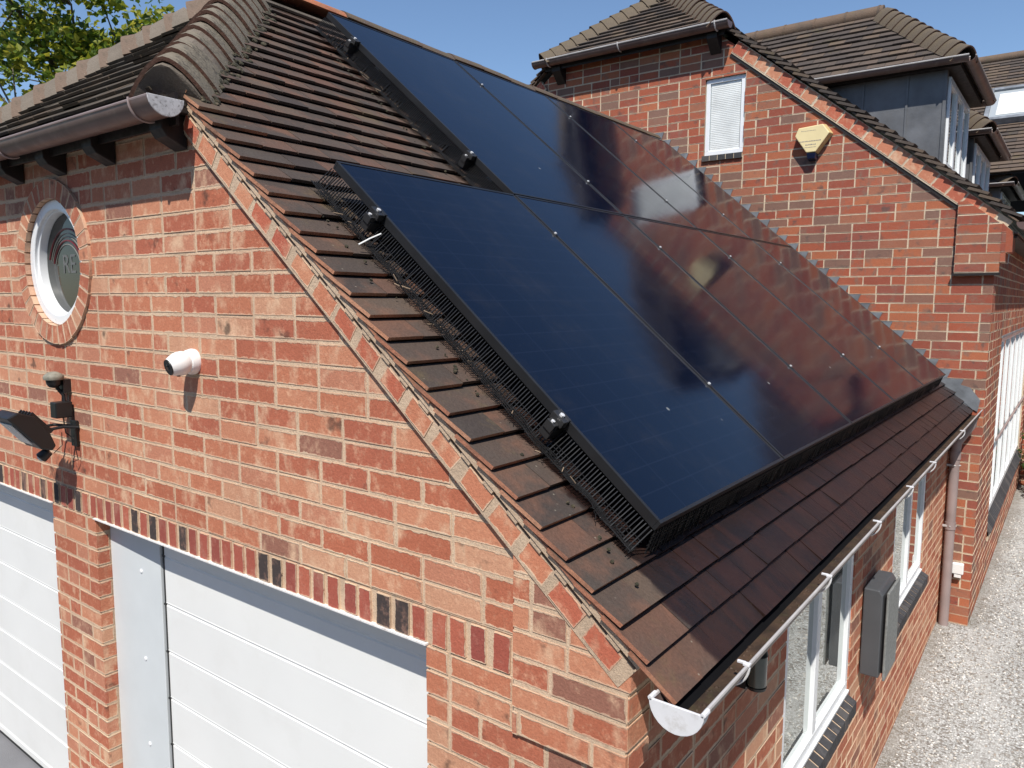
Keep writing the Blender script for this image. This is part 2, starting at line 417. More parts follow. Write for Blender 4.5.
def clip(poly, a, b, c):
    """keep a*u+b*v<=c ; poly = [(u,v)]"""
    out = []
    n = len(poly)
    for i in range(n):
        p, q = poly[i], poly[(i + 1) % n]
        dp = a * p[0] + b * p[1] - c; dq = a * q[0] + b * q[1] - c
        if dp <= 0: out.append(p)
        if (dp < 0 < dq) or (dq < 0 < dp):
            t = dp / (dp - dq); out.append((p[0] + (q[0] - p[0]) * t, p[1] + (q[1] - p[1]) * t))
    return out
def area(p):
    return abs(sum(p[i][0] * p[(i + 1) % len(p)][1] - p[(i + 1) % len(p)][0] * p[i][1] for i in range(len(p)))) / 2
def subrect(rects, h):
    out = []
    for (a0, a1, z0, z1) in rects:
        b0, b1, c0, c1 = h
        if a1 <= b0 or a0 >= b1 or z1 <= c0 or z0 >= c1: out.append((a0, a1, z0, z1)); continue
        if a0 < b0: out.append((a0, b0, z0, z1))
        if a1 > b1: out.append((b1, a1, z0, z1))
        m0, m1 = max(a0, b0), min(a1, b1)
        if z0 < c0: out.append((m0, m1, z0, c0))
        if z1 > c1: out.append((m0, m1, c1, z1))
    return out
def circpieces(r, circ):
    """polygons of rectangle minus disk"""
    a0, a1, z0, z1 = r; cx, cz, rr = circ
    if a1 < cx - rr or a0 > cx + rr or z1 < cz - rr or z0 > cz + rr: return [[(a0, z0), (a1, z0), (a1, z1), (a0, z1)]]
    N = 5; zs = [z0 + (z1 - z0) * i / N for i in range(N + 1)]
    def hw(z):
        d = rr * rr - (z - cz) ** 2
        return math.sqrt(d) if d > 0 else 0
    res = []
    L = [(min(max(cx - hw(z), a0), a1), z) for z in zs]
    if a0 < cx and max(p[0] for p in L) > a0 + .004: res.append([(a0, z0)] + L + [(a0, z1)])
    Rr = [(max(min(cx + hw(z), a1), a0), z) for z in zs]
    if a1 > cx and min(p[0] for p in Rr) < a1 - .004:
        res.append([(a1, z1)] + Rr[::-1] + [(a1, z0)])
    # when the rect straddles the centre both halves are cut at cx
    if a0 < cx < a1:
        res = []
        Lp = [(min(cx - hw(z), cx), z) for z in zs]; Lp = [(max(a, a0), z) for a, z in Lp]
        Rp = [(max(cx + hw(z), cx), z) for z in zs]; Rp = [(min(a, a1), z) for a, z in Rp]
        res.append([(a0, z0)] + Lp + [(a0, z1)]); res.append([(a1, z1)] + Rp[::-1] + [(a1, z0)])
    return [p for p in res if area(p) > 2e-5]

def brick_wall(mb, O, A, N, ar, zr, z_ref, hks=(), holes=(), circ=None, pitch=.225, course=.075, bl=.2145, bh=.0645,
               depth=.012, mi=0, mmi=1, seed=1, thick=.1, mort=True, snap=.12, rec=.0014, mholes=None, phase=0., m0=.003, m1=.003):
    """facing bricks standing proud of a mortar slab. A along, Z up, N outward."""
    rnd = random.Random(seed); A = V(A); N = V(N); O = V(O)
    P3 = lambda a, z, d: O + A * a + GZ * z + N * d
    flip = A.cross(GZ).dot(N) < 0
    def emit(poly, d, off, m, uvrect=None):
        uv = None
        if uvrect:
            u0, u1, w0, w1 = uvrect
            uv = [((a - u0) / (u1 - u0), (z - w0) / (w1 - w0)) for a, z in poly]
        pts = [P3(a, z, d) for a, z in poly]
        if flip: pts = pts[::-1]; uv = uv[::-1] if uv else None
        mb.prism(pts, N * (-off), m, uv)
    k0 = math.floor((zr[0] - z_ref) / course); k1 = math.ceil((zr[1] - z_ref) / course)
    for k in range(k0, k1):
        zb = z_ref + k * course
        a = ar[0] - pitch * (.5 if k % 2 else 0) - phase - pitch
        while a < ar[1]:
            L = bl; step = pitch
            if rnd.random() < snap: L = bl / 2 - .004; step = pitch / 2
            j = lambda s=.0022: rnd.uniform(-s, s)
            a0, a1 = a + j(), a + L + j(); b0, b1 = zb + j(.002), zb + bh + j(.002)
            rr = (a0, a1, b0, b1)
            c0, c1 = max(a0, ar[0]), min(a1, ar[1]); e0, e1 = max(b0, zr[0]), min(b1, zr[1])
            a += step
            if c1 - c0 < .012 or e1 - e0 < .008: continue
            rects = [(c0, c1, e0, e1)]
            for h in holes: rects = subrect(rects, h)
            dd = rnd.uniform(-.0008, .0014)
            for q in rects:
                if q[1] - q[0] < .012 or q[3] - q[2] < .008: continue
                polys = circpieces(q, circ) if circ else [[(q[0], q[2]), (q[1], q[2]), (q[1], q[3]), (q[0], q[3])]]
                for po in polys:
                    for h in hks:
                        po = clip(po, *h)
                        if len(po) < 3: break
                    if len(po) < 3 or area(po) < 1.2e-4: continue
                    emit(po, dd, depth, mi, rr)
    if mort:
        rects = [(ar[0] + m0, ar[1] - m1, zr[0], zr[1])]
        for h in (holes if mholes is None else mholes): rects = subrect(rects, (h[0] - .003, h[1] + .003, h[2] - .003, h[3] + .003))
        if circ:
            circ = (circ[0], circ[1], circ[2] + .003); cx, cz, rad = circ
            h = (cx - rad - .01, cx + rad + .01, cz - rad - .01, cz + rad + .01)
            rects = subrect(rects, h)
            z = h[2]
            while z < h[3] - 1e-6:
                rects.append((h[0], h[1], z, min(z + .02, h[3]))); z += .02
        for q in rects:
            polys = circpieces(q, circ) if circ else [[(q[0], q[2]), (q[1], q[2]), (q[1], q[3]), (q[0], q[3])]]
            for po in polys:
                for h in hks:
                    po = clip(po, *h)
                    if len(po) < 3: break
                if len(po) >= 3 and area(po) > 1e-5: emit(po, -rec, thick, mmi)

def brick_run(mb, O, A, Bv, N, n, pitch, w, h, depth=.012, mi=0, seed=1, jit=.003, hjit=.002):
    """row of n bricks: along A with pitch, each w wide along A and h tall along Bv"""
    rnd = random.Random(seed); O = V(O); A = V(A); Bv = V(Bv); N = V(N)
    fl = A.cross(Bv).dot(N) < 0
    for k in range(n):
        a0 = k * pitch + rnd.uniform(-jit, jit); a1 = a0 + w + rnd.uniform(-jit, jit) * 1.3
        b0 = rnd.uniform(-hjit, hjit); b1 = h + rnd.uniform(-hjit, hjit)
        sk = rnd.uniform(-jit, jit)
        d = rnd.uniform(-.001, .0015)
        pts = [O + A * a0 + Bv * b0 + N * d, O + A * a1 + Bv * b0 + N * d, O + A * (a1 + sk) + Bv * b1 + N * d, O + A * (a0 + sk) + Bv * b1 + N * d]
        uv = [(0, 0), (1, 0), (1, 1), (0, 1)]
        if fl: pts = pts[::-1]; uv = uv[::-1]
        mb.prism(pts, N * (-depth), mi, uv)

def tile_field(mb, O, T, S, N, tr, n0, n1, gauge=.0961, width=.142, thick=.012, hks=(), seed=1, mi=0, jit=.0022, lap=.045, gap=.003, edge_mi=None, kink=None, lift=.004, step=None):
    """plain tiles in broken bond. T along the eaves, S up the slope, N outward; polygon coords (t,s)"""
    rnd = random.Random(seed)
    for i in range(n0, n1):
        s0 = i * gauge
        t = tr[0]; firstt = True
        wav = lambda tt: noise.noise(V((tt * .9, s0 * .7, seed))) * .005
        while t < tr[1]:
            isf = firstt; wd = width * (1.5 if (firstt and i % 2) else 1); firstt = False
            a, b = max(t, tr[0]), min(t + wd - gap, tr[1])
            t += wd
            if b - a < .02: continue
            ds = rnd.uniform(-jit, jit) * (.3 if i == 0 else 1); lf = rnd.uniform(0, lift); tw = rnd.uniform(-.0015, .0015)
            if rnd.random() < .04: lf += .004
            po = [(a, s0 + ds), (b, s0 + ds), (b, s0 + gauge + lap), (a, s0 + gauge + lap)]
            for h in hks:
                po = clip(po, *h)
                if len(po) < 3: break
            if len(po) < 3 or area(po) < 1e-4: continue
            def hh(p):
                f = (p[1] - s0) / gauge
                kd = kink(p[1]) if kink else 0
                return wav(p[0]) + lf * (1 - f) - (step or thick + .001) * f + tw * (p[0] - a) / wd + kd
            top = [O + T * p[0] + S * p[1] + N * hh(p) for p in po]
            bot = [O + T * p[0] + S * p[1] + N * (hh(p) - thick) for p in po]
            if T.cross(S).dot(N) < 0: top = top[::-1]; bot = bot[::-1]
            mb.prism(top, None, mi, bottom=bot, sidemi=edge_mi if isf else None)

def half_round(mb, P0, P1, r, up, t=.003, mi=0, n=14, lipmi=None, lipr=.004, start=0, end=math.pi):
    """half round gutter trough between two points, open towards up"""
    P0 = V(P0); P1 = V(P1); d = (P1 - P0).normalized(); side = d.cross(V(up)).normalized(); u = side.cross(d).normalized()
    def ring(P, rad): return [P - u * rad * math.sin(math.pi * k / n) + side * rad * math.cos(math.pi * k / n) for k in range(n + 1)]
    A0 = mb.add(ring(P0, r)); A1 = mb.add(ring(P1, r)); B0 = mb.add(ring(P0, r - t)); B1 = mb.add(ring(P1, r - t))
    for k in range(n):
        mb.face((A0 + k, A0 + k + 1, A1 + k + 1, A1 + k), mi); mb.face((B0 + k, B1 + k, B1 + k + 1, B0 + k + 1), mi)
        mb.face((A0 + k, B0 + k, B0 + k + 1, A0 + k + 1), mi); mb.face((A1 + k, A1 + k + 1, B1 + k + 1, B1 + k), mi)
    for k in (0, n):
        mb.face((A0 + k, A1 + k, B1 + k, B0 + k), mi)
def half_disc(mb, P, d, up, r, th, mi=0, n=14):
    P = V(P); d = V(d).normalized(); side = d.cross(V(up)).normalized(); u = side.cross(d).normalized()
    top = [P - u * r * math.sin(math.pi * k / n) + side * r * math.cos(math.pi * k / n) for k in range(n + 1)]
    mb.prism(top, d * th, mi)
def lips(mb, P0, P1, r, up, rr=.0045, mi=0, which=(1, -1)):
    P0 = V(P0); P1 = V(P1); d = (P1 - P0).normalized(); side = d.cross(V(up)).normalized()
    for s in which: mb.tube([P0 + side * r * s, P1 + side * r * s], rr, 6, mi)

def bonnet_mesh(rad, rad2, L, th=.012, cr0=.072, dr0=.166):
    """saddle tile along +X (lower end at x=0), crown up +Z"""
    mb = MB(); rows = []
    n = 14
    for i in range(5):
        f = i / 4; x = L * f; row = []
        w_ = rad + (rad2 - rad) * f; cr = cr0 - .013 * f; dr = dr0 - .012 * f
        for j in range(n + 1):
            t = -1 + 2 * j / n
            z = cr - dr * abs(t) ** 1.75
            sl = -1.75 * dr * abs(t) ** .75 * (1 if t > 0 else -1) / w_
            row.append((V((x, w_ * t, z)), V((0, -sl, 1)).normalized()))
        rows.append(row)
    mb.shell(rows, th, 0, lip=1)
    return mb
def place_mesh(me, name, parent, mat4, label=None):
    o = bpy.data.objects.new(name, me); COL.objects.link(o)
    o.parent = parent
    if parent is not None: o.matrix_parent_inverse = Matrix.Translation(wloc(parent)).inverted()
    o.matrix_basis = mat4
    if label: o['label'] = label
    return o
def frame4(origin, X, Zh):
    X = V(X).normalized(); Z = V(Zh); Z = (Z - X * Z.dot(X)).normalized(); Y = Z.cross(X)
    m = Matrix((X, Y, Z)).transposed().to_4x4(); m.translation = V(origin); return m

def window(name, parent, O, A, N, w, h, fw=.045, fd=.05, recess=.02, mull=(), trans=(), glass='glass', blind=False, mullw=.05, label=None):
    """frame (a part) with pane sub-part. O = lower corner on the wall face; A along, N out"""
    O = V(O); A = V(A); N = V(N); O = O + A * .003; w -= .006
    mb = MB()
    def bar(a0, a1, z0, z1, d0, d1):
        c = O + A * (a0 + a1) / 2 + GZ * (z0 + z1) / 2 + N * ((d0 + d1) / 2)
        mb.box(c, A * (a1 - a0) / 2, N * (d1 - d0) / 2, GZ * (z1 - z0) / 2)
    f = -recess; b = f - fd
    bar(0, w, 0, fw, b, f); bar(0, w, h - fw, h, b, f)
    bar(0, fw, fw, h - fw, b, f - .0005); bar(w - fw, w, fw, h - fw, b, f - .0005)
    for m_ in mull: bar(m_ - mullw / 2, m_ + mullw / 2, fw, h - fw, b, f - .001)
    for t_ in trans: bar(fw, w - fw, t_ - .02, t_ + .02, b, f - .002)
    # inner bead
    bd = fw + .012
    bar(fw, w - fw, fw, bd, b + .004, f - .014); bar(fw, w - fw, h - bd, h - fw, b + .004, f - .014)
    fr = mb.build(name, 'upvc', parent, bevel=.003, label=label)
    g = MB(); g.box(O + A * w / 2 + GZ * h / 2 + N * (f - .024), A * (w / 2 - fw * .8), N * .004, GZ * (h / 2 - fw * .8))
    g.build('pane', glass, fr)
    if blind:
        s = MB(); z = fw + .01
        while z < h - fw:
            s.box(O + A * w / 2 + GZ * z + N * (f - .0155), A * (w / 2 - fw - .008), N * .0025 + GZ * .003, GZ * .0065); z += .0165
        s.build('blind', 'blind', fr)
    return fr

# ================================================================== GROUND
def zg(x, y):
    t = min(max((y - 3.5) / 1.9, 0), 1)
    return -.098 + .092 * t * t * (3 - 2 * t)
mb = MB(); xs = [-150, -60, -20, -8, -4, -1, .2, .5, 1, 2, 4, 8, 20, 60, 150]; ys = [-150, -60, -20, -6, -2, 0, 1, 2, 3, 3.5, 4, 4.5, 5, 5.5, 6, 8, 12, 20, 60, 150]
for y in ys:
    for x in xs: mb.v.append((x, y, zg(x, y)))
for j in range(len(ys) - 1):
    for i in range(len(xs) - 1):
        k = j * len(xs) + i; mb.face((k, k + 1, k + 1 + len(xs), k + len(xs)))
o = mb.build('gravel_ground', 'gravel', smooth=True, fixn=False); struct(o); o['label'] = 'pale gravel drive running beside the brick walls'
mb = MB(); mb.poly([(-12, -14, .032), (.22, -14, .032), (.22, .2, .032), (-12, .2, .032)])
mb.bx(.22, .30, -14, -.09, -.1, .04)
o = mb.build('concrete_forecourt', 'apron', fixn=False); struct(o); o['label'] = 'grey concrete forecourt in front of the garage doors'
# loose gravel stones beside the walls
rs = random.Random(5); mb = MB()
for k in range(5200):
    y = rs.uniform(2.6, 9.5); x = .40 + abs(rs.gauss(0, .9)) if y < 5.3 else .62 + abs(rs.gauss(0, .9))
    r = rs.uniform(.004, .0105); z = zg(x, y); a = rs.uniform(0, 6.28)
    c = V((x, y, z + r * .3)); q = [c + V((math.cos(a + t) * r * rs.uniform(.7, 1.2), math.sin(a + t) * r * rs.uniform(.7, 1.2), 0)) for t in (0, 1.57, 3.14, 4.71)]
    kk = mb.add(q + [c + V((0, 0, r * .8)), c - V((0, 0, r))])
    for i in range(4):
        mb.face((kk + i, kk + (i + 1) % 4, kk + 4)); mb.face((kk + (i + 1) % 4, kk + i, kk + 5))
mst, nt, b_, o_ = newmat('loose stones'); g = G(nt)
g.put(b_.inputs['Base Color'], g.ramp(g.rnd(), [(0, (.32, .28, .24)), (.3, (.60, .57, .52)), (.7, (.75, .73, .69)), (.9, (.20, .18, .16))], 'CONSTANT')); b_.inputs['Roughness'].default_value = .9
M['stone'] = mst
o = mb.build('loose_gravel', 'stone', fixn=False); o['kind'] = 'stuff'; tag(o, 'loose pale stones scattered over the gravel drive', 'gravel', kind='stuff')

# ================================================================== GARAGE
XR = -2.37                       # ridge
XS = .365                        # side wall face
D = 5.459                        # face of the house gable
CORN = 1.636                     # underside of lintels
P0 = V((.5159, 0, 1.7857)); S_E = V((-CT, 0, ST)); N_E = V((ST, 0, CT))
PW = V((2 * XR - .5159, 0, 1.7857)); S_W = V((CT, 0, ST)); N_W = V((-ST, 0, CT))
garage = empty('garage', (-2.4, 2.7, -.06), 'orange brick garage with half hipped tiled roof and two white doors', 'garage')
DOOR_R = (-2.373, -.317); DOOR_L = (-4.90, -2.822)
OC = (-2.64, 2.79, .375)          # oculus centre x z and outer radius
# --- gable wall (image coordinates, scaled about the camera until GMAP is switched off)
GMAP = True
XS_ = XS; XS = (.356 - GT.x) / GS; XRo = (XR - GT.x) / GS
mb = MB()
hk = [(.8356, 1, 2.06), (-.8356, 1, 2.06 - 2 * XRo * .8356)]
for seedy, (ar, zr, zref, holes, circ) in enumerate([
    ((-5.1, XS), (CORN + .112, 3.40), CORN + .1165, [], (OC[0], OC[1], .345)),
    ((DOOR_R[1], XS), (-.12, CORN - .001), CORN - .075 * 24 + .004, [], None),
    ((DOOR_L[1], DOOR_R[0]), (-.12, CORN - .001), CORN - .075 * 24 + .004, [], None),
    ((-5.1, DOOR_L[0]), (-.12, CORN - .001), CORN - .075 * 24 + .004, [], None)]):
    brick_wall(mb, (0, 0, 0), GX, -GY, ar, zr, zref, hks=hk, holes=holes, circ=circ, seed=11 + seedy, thick=.11, m0=.003 if seedy in (0, 3) else .0135, m1=.003 if seedy in (0, 1) else .0135, phase=.06 + .07 * seedy, snap=.1 if seedy == 0 else .35)
# backing behind the rowlock course
mb.bx(-5.1, XS, .004, .11, CORN, CORN + .112, 1)
gw = mb.build('gable_wall', ['brick', 'mortar'], garage)
mb = MB(); n = int((5.1) / .0757)
brick_run(mb, (-.0658 - 66 * .0757 - .003, -.002, CORN + .004), GX, GZ, -GY, 67, .0757, .055, .1, seed=4, depth=.014, jit=.0032)
mb.build('rowlock_course', ['brick_r'], gw)
# pier and jamb returns (sides of the openings)
mb = MB()
brick_wall(mb, (DOOR_R[0], 0, 0), GY, GX, (.001, .30), (-.12, CORN - .002), CORN - .075 * 24 + .004, seed=31, thick=.02, snap=.5, pitch=.225, phase=.05, m0=.005)
mb.build('door_reveal', ['brick', 'mortar'], gw); mb = MB()
brick_wall(mb, (DOOR_R[1], 0, 0), GY, -GX, (.001, .30), (-.12, CORN - .002), CORN - .075 * 24 + .004, seed=32, thick=.02, snap=.5, m0=.005)
mb.build('door_reveal', ['brick', 'mortar'], gw); mb = MB()
brick_wall(mb, (DOOR_L[1], 0, 0), GY, -GX, (.001, .30), (-.12, CORN - .002), CORN - .075 * 24 + .004, seed=33, thick=.02, snap=.5, m0=.005)
mb.build('door_reveal', ['brick', 'mortar'], gw)
# dark interior behind
mb = MB(); mb.bx(-5.0, .2, .32, .34, -.1, 1.75); mb.bx(OC[0] - .5, OC[0] + .5, .13, .14, OC[1] - .5, OC[1] + .48); mb.build('inner_wall', 'wood', gw)
# --- oculus
mb = MB(); nb = 34; rnd = random.Random(3)
for k in range(nb):
    a0 = 2 * math.pi * k / nb + .008; a1 = 2 * math.pi * (k + 1) / nb - .018
    ri, ro = .287, .372 + rnd.uniform(-.003, .003)
    pp = []
    for (rr, aa) in ((ri, a0), (ro, a0), (ro, (a0 + a1) / 2), (ro, a1), (ri, a1), (ri, (a0 + a1) / 2)):
        pp.append(V((OC[0] + rr * math.cos(aa), -.013 + rnd.uniform(-.001, .001), OC[1] + rr * math.sin(aa))))
    mb.prism(pp, V((0, .09, 0)), 0, [(0, 0), (1, 0), (1, .5), (1, 1), (0, 1), (0, .5)])
def annulus(mb, c, ri, ro, y0, y1, mi=0, n=64):
    ks = [mb.add([V((c[0] + r * math.cos(2 * math.pi * k / n), y, c[1] + r * math.sin(2 * math.pi * k / n))) for k in range(n)]) for r, y in ((ri, y0), (ro, y0), (ro, y1), (ri, y1))]
    for q in range(4):
        a, b = ks[q], ks[(q + 1) % 4]
        for k in range(n): mb.face((a + k, a + (k + 1) % n, b + (k + 1) % n, b + k), mi)
annulus(mb, OC, .2985, .370, -.0115, .09, 1)
sur = mb.build('brick_surround', ['brick', 'mortar'], gw)
mb = MB(); annulus(mb, OC, .240, .2855, .010, .085); annulus(mb, OC, .230, .250, .026, .09)
fr = mb.build('round_window', 'upvc', garage, smooth=True, bevel=.004)
mb = MB(); mb.revolve((OC[0], .062, OC[1]), (0, -1, 0), [(-.01, 0), (-.01, .226), (0, .226), (0, 0)], 48); pn = mb.build('pane', 'glass_d', fr)
# bands and lettering seen behind/on the pane
mb = MB()
for q, (rr, mi) in enumerate([(.190, 0), (.172, 1), (.158, 1), (.143, 0), (.128, 1)]):
    cz = OC[1] - .06; pts = []
    for k in range(21):
        a = R(22 + 136 * k / 20); pts.append(V((OC[0] + rr * 1.08 * math.cos(a), .0605, cz + rr * 1.15 * math.sin(a))))
    pts = [p for p in pts if (p.x - OC[0]) ** 2 + (p.z - OC[1]) ** 2 < .215 ** 2]
    mb.tube(pts, .0024 if mi else .0042, 5, mi)
mb.build('curved_stripes', ['band_r', 'band_w'], fr)
def text_mesh(name, body, size, mat, parent, X, Yv, origin, ext=.0008):
    cu = bpy.data.curves.new(name, 'FONT'); cu.body = body; cu.size = size; cu.extrude = ext; cu.align_x = 'CENTER'
    to = bpy.data.objects.new(name + '_tmp', cu); COL.objects.link(to)
    dg = bpy.context.evaluated_depsgraph_get(); me = bpy.data.meshes.new_from_object(to.evaluated_get(dg)); bpy.data.objects.remove(to)
    me.name = name; me.materials.clear(); me.materials.append(M[mat])
    X = V(X); Yv = V(Yv); Z = X.cross(Yv)
    m = Matrix((X, Yv, Z)).transposed().to_4x4(); m.translation = V(origin); me.transform(m); me.transform(Matrix.Translation(GT) @ Matrix.Scale(GS, 4)) if GMAP else None
    o = bpy.data.objects.new(name, me); COL.objects.link(o); o.parent = parent
    if parent is not None: o.matrix_parent_inverse = Matrix.Translation(wloc(parent)).inverted()
    return o
text_mesh('lettering', 'RE', .125, 'letter', fr, GX, GZ, (OC[0] + .01, .0608, OC[1] - .045))

# --- kneeler at the foot of the gable
KY = -.012
mb = MB()
kh = [(.8356, 1, 2.066)]
for (x1, z0, z1, sd) in ((.353, 1.703, 2.02, 1), (.350, 1.629, 1.7025, 2), (.3475, 1.555, 1.6285, 3), (.3455, 1.484, 1.5545, 4)):
    brick_wall(mb, (0, KY, 0), GX, -GY, (.006, x1), (z0, z1), 1.708, hks=kh, seed=50 + sd, thick=.012, bh=.062, phase=.05 * sd, course=.0745)
    brick_wall(mb, (x1 + .001, 0, 0), GY, GX, (KY + .0015, .19 - .02 * sd), (z0, min(z1, 1.771)), 1.708, seed=60 + sd, thick=.006, depth=.006, bh=.062, course=.0745, phase=.1, rec=.0015, m0=.004)
mb.build('kneeler', ['brick', 'mortar'], gw)
GMAP = False; XS = .356
# --- raked brick band, mortar with open slots, undercloak
def raked(mb_b, mb_m, y, x_top, x_bot, sgn, xc, zc, step_b=.1265, slope=.8356, gauge=.0961, seed=1, h=.062):
    """band on the face y, lower edge z = zc - slope*x ; sgn=+1 east slope ; mirrored about xc for -1"""
    ct, st = math.cos(math.atan(slope)), math.sin(math.atan(slope))
    def W(x): return x if sgn > 0 else 2 * xc - x
    A = V((ct * sgn, 0, -st)); Bv = V((st * sgn, 0, ct))
    L = (x_bot - x_top) / ct; o = V((W(x_top), y, zc - slope * x_top))
    brick_run(mb_b, o + Bv * .006, A, Bv, -GY, int(L / step_b), step_b, step_b - .028, .056, seed=seed, jit=.006, hjit=.003, depth=.02)
    def slab(a0, a1, b0, b1, d, back):
        c = o + A * (a0 + a1) / 2 + Bv * (b0 + b1) / 2 + GY * ((back - d) / 2)
        mb_m.box(c, A * (a1 - a0) / 2, GY * ((back + d) / 2), Bv * (b1 - b0) / 2)
    slab(0, L, -.002, .067, -.001, .05)       # mortar behind bricks
    rr = random.Random(seed)
    n = int(L / gauge)
    for k in range(n + 1):
        a = k * gauge
        g0 = a + .012 + rr.uniform(0, .008); g1 = a + gauge * .74 + rr.uniform(-.006, .006)
        if g1 > L: break
        slab(a, g0, .067, .081, .005, .05); slab(g1, min(a + gauge, L), .067, .081, .005, .05)
    slab(0, L, .081, .103, .0085, .05)
    return o, A, Bv, L
for sg in (1, -1):
    mb1, mb2 = MB(), MB()
    raked(mb1, mb2, -.069, -1.40, .352, sg, XR, 2.0435, seed=5 + sg)
    mb1.build('raked_brick_band', ['brick_b'], gw); mb2.build('verge_mortar', ['mortar_v'], gw)
# undercloak strip, thin tiles one over the other
def undercloak(mb, y0, y1, x_top, x_bot, sgn, xc, z0, slope, gauge=.16, th=.011, seed=2):
    ct, st = math.cos(math.atan(slope)), math.sin(math.atan(slope)); rr = random.Random(seed)
    A = V((ct * sgn, 0, -st)); Bv = V((st * sgn, 0, ct)); W = x_top if sgn > 0 else 2 * xc - x_top
    o = V((W, 0, z0 - slope * x_top)); L = (x_bot - x_top) / ct; a = 0
    while a < L - .02:
        a1 = min(a + gauge, L); j = rr.uniform(-.002, .003)
        c = o + A * (a + a1) / 2 + Bv * (j + th / 2) + GY * ((y0 + y1) / 2 + rr.uniform(-.003, .003))
        mb.box(c, A * ((a1 - a) / 2 - .001), GY * (y1 - y0) / 2, Bv * th / 2 + A * .0); a = a1
mb = MB()
# --- side wall
mbs = MB()
W1 = (1.215, 2.265, .750, 1.475); W2 = (3.26, 4.36, .755, 1.475)
brick_wall(mbs, (XS, 0, 0), GY, GX, (-.0525, D), (-.12, 1.74), 1.6710 - .0724 * 25 + .004, holes=[(W1[0], W1[1], .67, W1[3]), (W2[0], W2[1], .67, W2[3])], seed=71, thick=.11, snap=.05, course=.0724, bh=.0622, pitch=.217, bl=.2069, m0=.004)
sw = mbs.build('side_wall', ['brick', 'mortar'], garage)
mb2 = MB(); mb2.bx(-4.9, .1, .5, 5.3, -.09, -.08); mb2.bx(.05, .06, .3, 5.4, -.05, 1.7)
mb2.build('inner_lining', 'wood', sw)
for q, w in enumerate((W1, W2)):
    fr = window('window', garage, (XS, w[0], w[2]), GY, GX, w[1] - w[0], w[3] - w[2], fw=.042, recess=.004, mull=[.47, ] if q == 0 else [.56], mullw=.055)
    # projecting sill moulding and dark brick sill
    s = MB(); s.bx(XS - .03, XS + .008, w[0] + .005, w[1] - .005, w[2] - .014, w[2] - .001); s.build('sill_moulding', 'upvc', fr, bevel=.002)
    s = MB(); nn = int((w[1] - w[0] + .12) / .0735)
    A = GY; tilt = V((.032, 0, -.034))
    for k in range(nn):
        y = w[0] - .05 + k * .0735; jj = random.uniform(-.001, .001)
        a = V((XS - .01, y, w[2] - .016 + jj)); b = V((XS + .046, y, w[2] - .046 + jj))
        t = [a, b, b + GY * .060, a + GY * .060]
        s.prism(t, V((-.0, 0, -.060)), 0, [(.5, .5)] * 4)
    s.prism([V((XS - .02, w[0] - .05, w[2] - .016)), V((XS + .0425, w[0] - .05, w[2] - .050)), V((XS + .0425, w[0] - .06 + nn * .0735, w[2] - .050)), V((XS - .02, w[0] - .06 + nn * .0735, w[2] - .016))], V((0, 0, -.055)), 1)
    s.build('brick_sill', ['brick_s', 'mortar'], fr)
# --- garage doors
GMAP = True
def door(x0, x1, top, parent):
    prof = []; z = -.055
    dz = .2175; zz = [.0]
    pts = [(.0, -.055)]
    k = 0; zc = 0.0 + .215 - .0
    z_r = [1.52 - dz * i for i in range(8)][::-1]
    for zr_ in z_r:
        pts += [(0, zr_ - .010), (.003, zr_ - .006), (.003, zr_ - .001), (-.0012, zr_ + .004), (0, zr_ + .009)]
    pts += [(0, top)]
    mb = MB(); A = mb.add([V((x0, .100 + d, z)) for d, z in pts]); B = mb.add([V((x1, .100 + d, z)) for d, z in pts]); n = len(pts)
    for i in range(n - 1): mb.face((A + i, B + i, B + i + 1, A + i + 1))
    C_ = mb.add([(x0, .14, pts[0][1]), (x1, .14, pts[0][1]), (x1, .14, top), (x0, .14, top)])
    mb.face((C_, C_ + 3, C_ + 2, C_ + 1)); mb.face((A, C_, C_ + 1, B)); mb.face((A + n - 1, B + n - 1, C_ + 2, C_ + 3))
    mb.face([A + i for i in range(n)] + [C_ + 3, C_]); mb.face([B + n - 1 - i for i in range(n)] + [C_ + 1, C_ + 2])
    d = mb.build('garage_door', 'door', parent)
    s = MB(); s.bx(x0 - .007, x0 + .001, .097, .13, -.055, top)
    for zr_ in z_r: s.box((x0 - .002, .095, zr_), (.004, 0, 0), (0, .003, 0), (0, 0, .004))
    s.build('door_seal', 'seal', d)
    s = MB(); s.bx(x0, x1, .097, .12, -.0575, -.045); s.build('bottom_seal', 'seal', d)
    return d
d1 = door(-1.972, DOOR_R[1] - .001, 1.62, garage)
d2 = door(-4.52, DOOR_L[1] - .001, 1.62, garage)
for (a, b), d in (((DOOR_R[0] + .002, -1.987), d1), ((DOOR_L[0] + .002, -4.535), d2)):
    mb = MB(); t = [V((a, .060, -.055)), V((b, .088, -.055)), V((b, .088, 1.63)), V((a, .060, 1.63))]
    mb.prism(t, V((0, .05, 0))); f_ = mb.build('door_frame', 'doorframe', d, bevel=.002)
    s = MB()
    for z in (1.42, 1.01, .60, .2):
        s = MB(); c = V((a + (b - a) * .62, .060 + .028 * .62, z)); s.revolve(c, (.07, -1, 0), [(0, .010), (.003, .009), (.005, .005), (.005, 0)], 12)
        s.build('screw_cap', 'upvc', d, smooth=True)
for (a, b) in (DOOR_R, DOOR_L):
    mb = MB(); mb.bx(a - .004, b + .004, -.010, .11, CORN - .003, CORN + .0025); mb.build('steel_lintel', 'steel', garage)
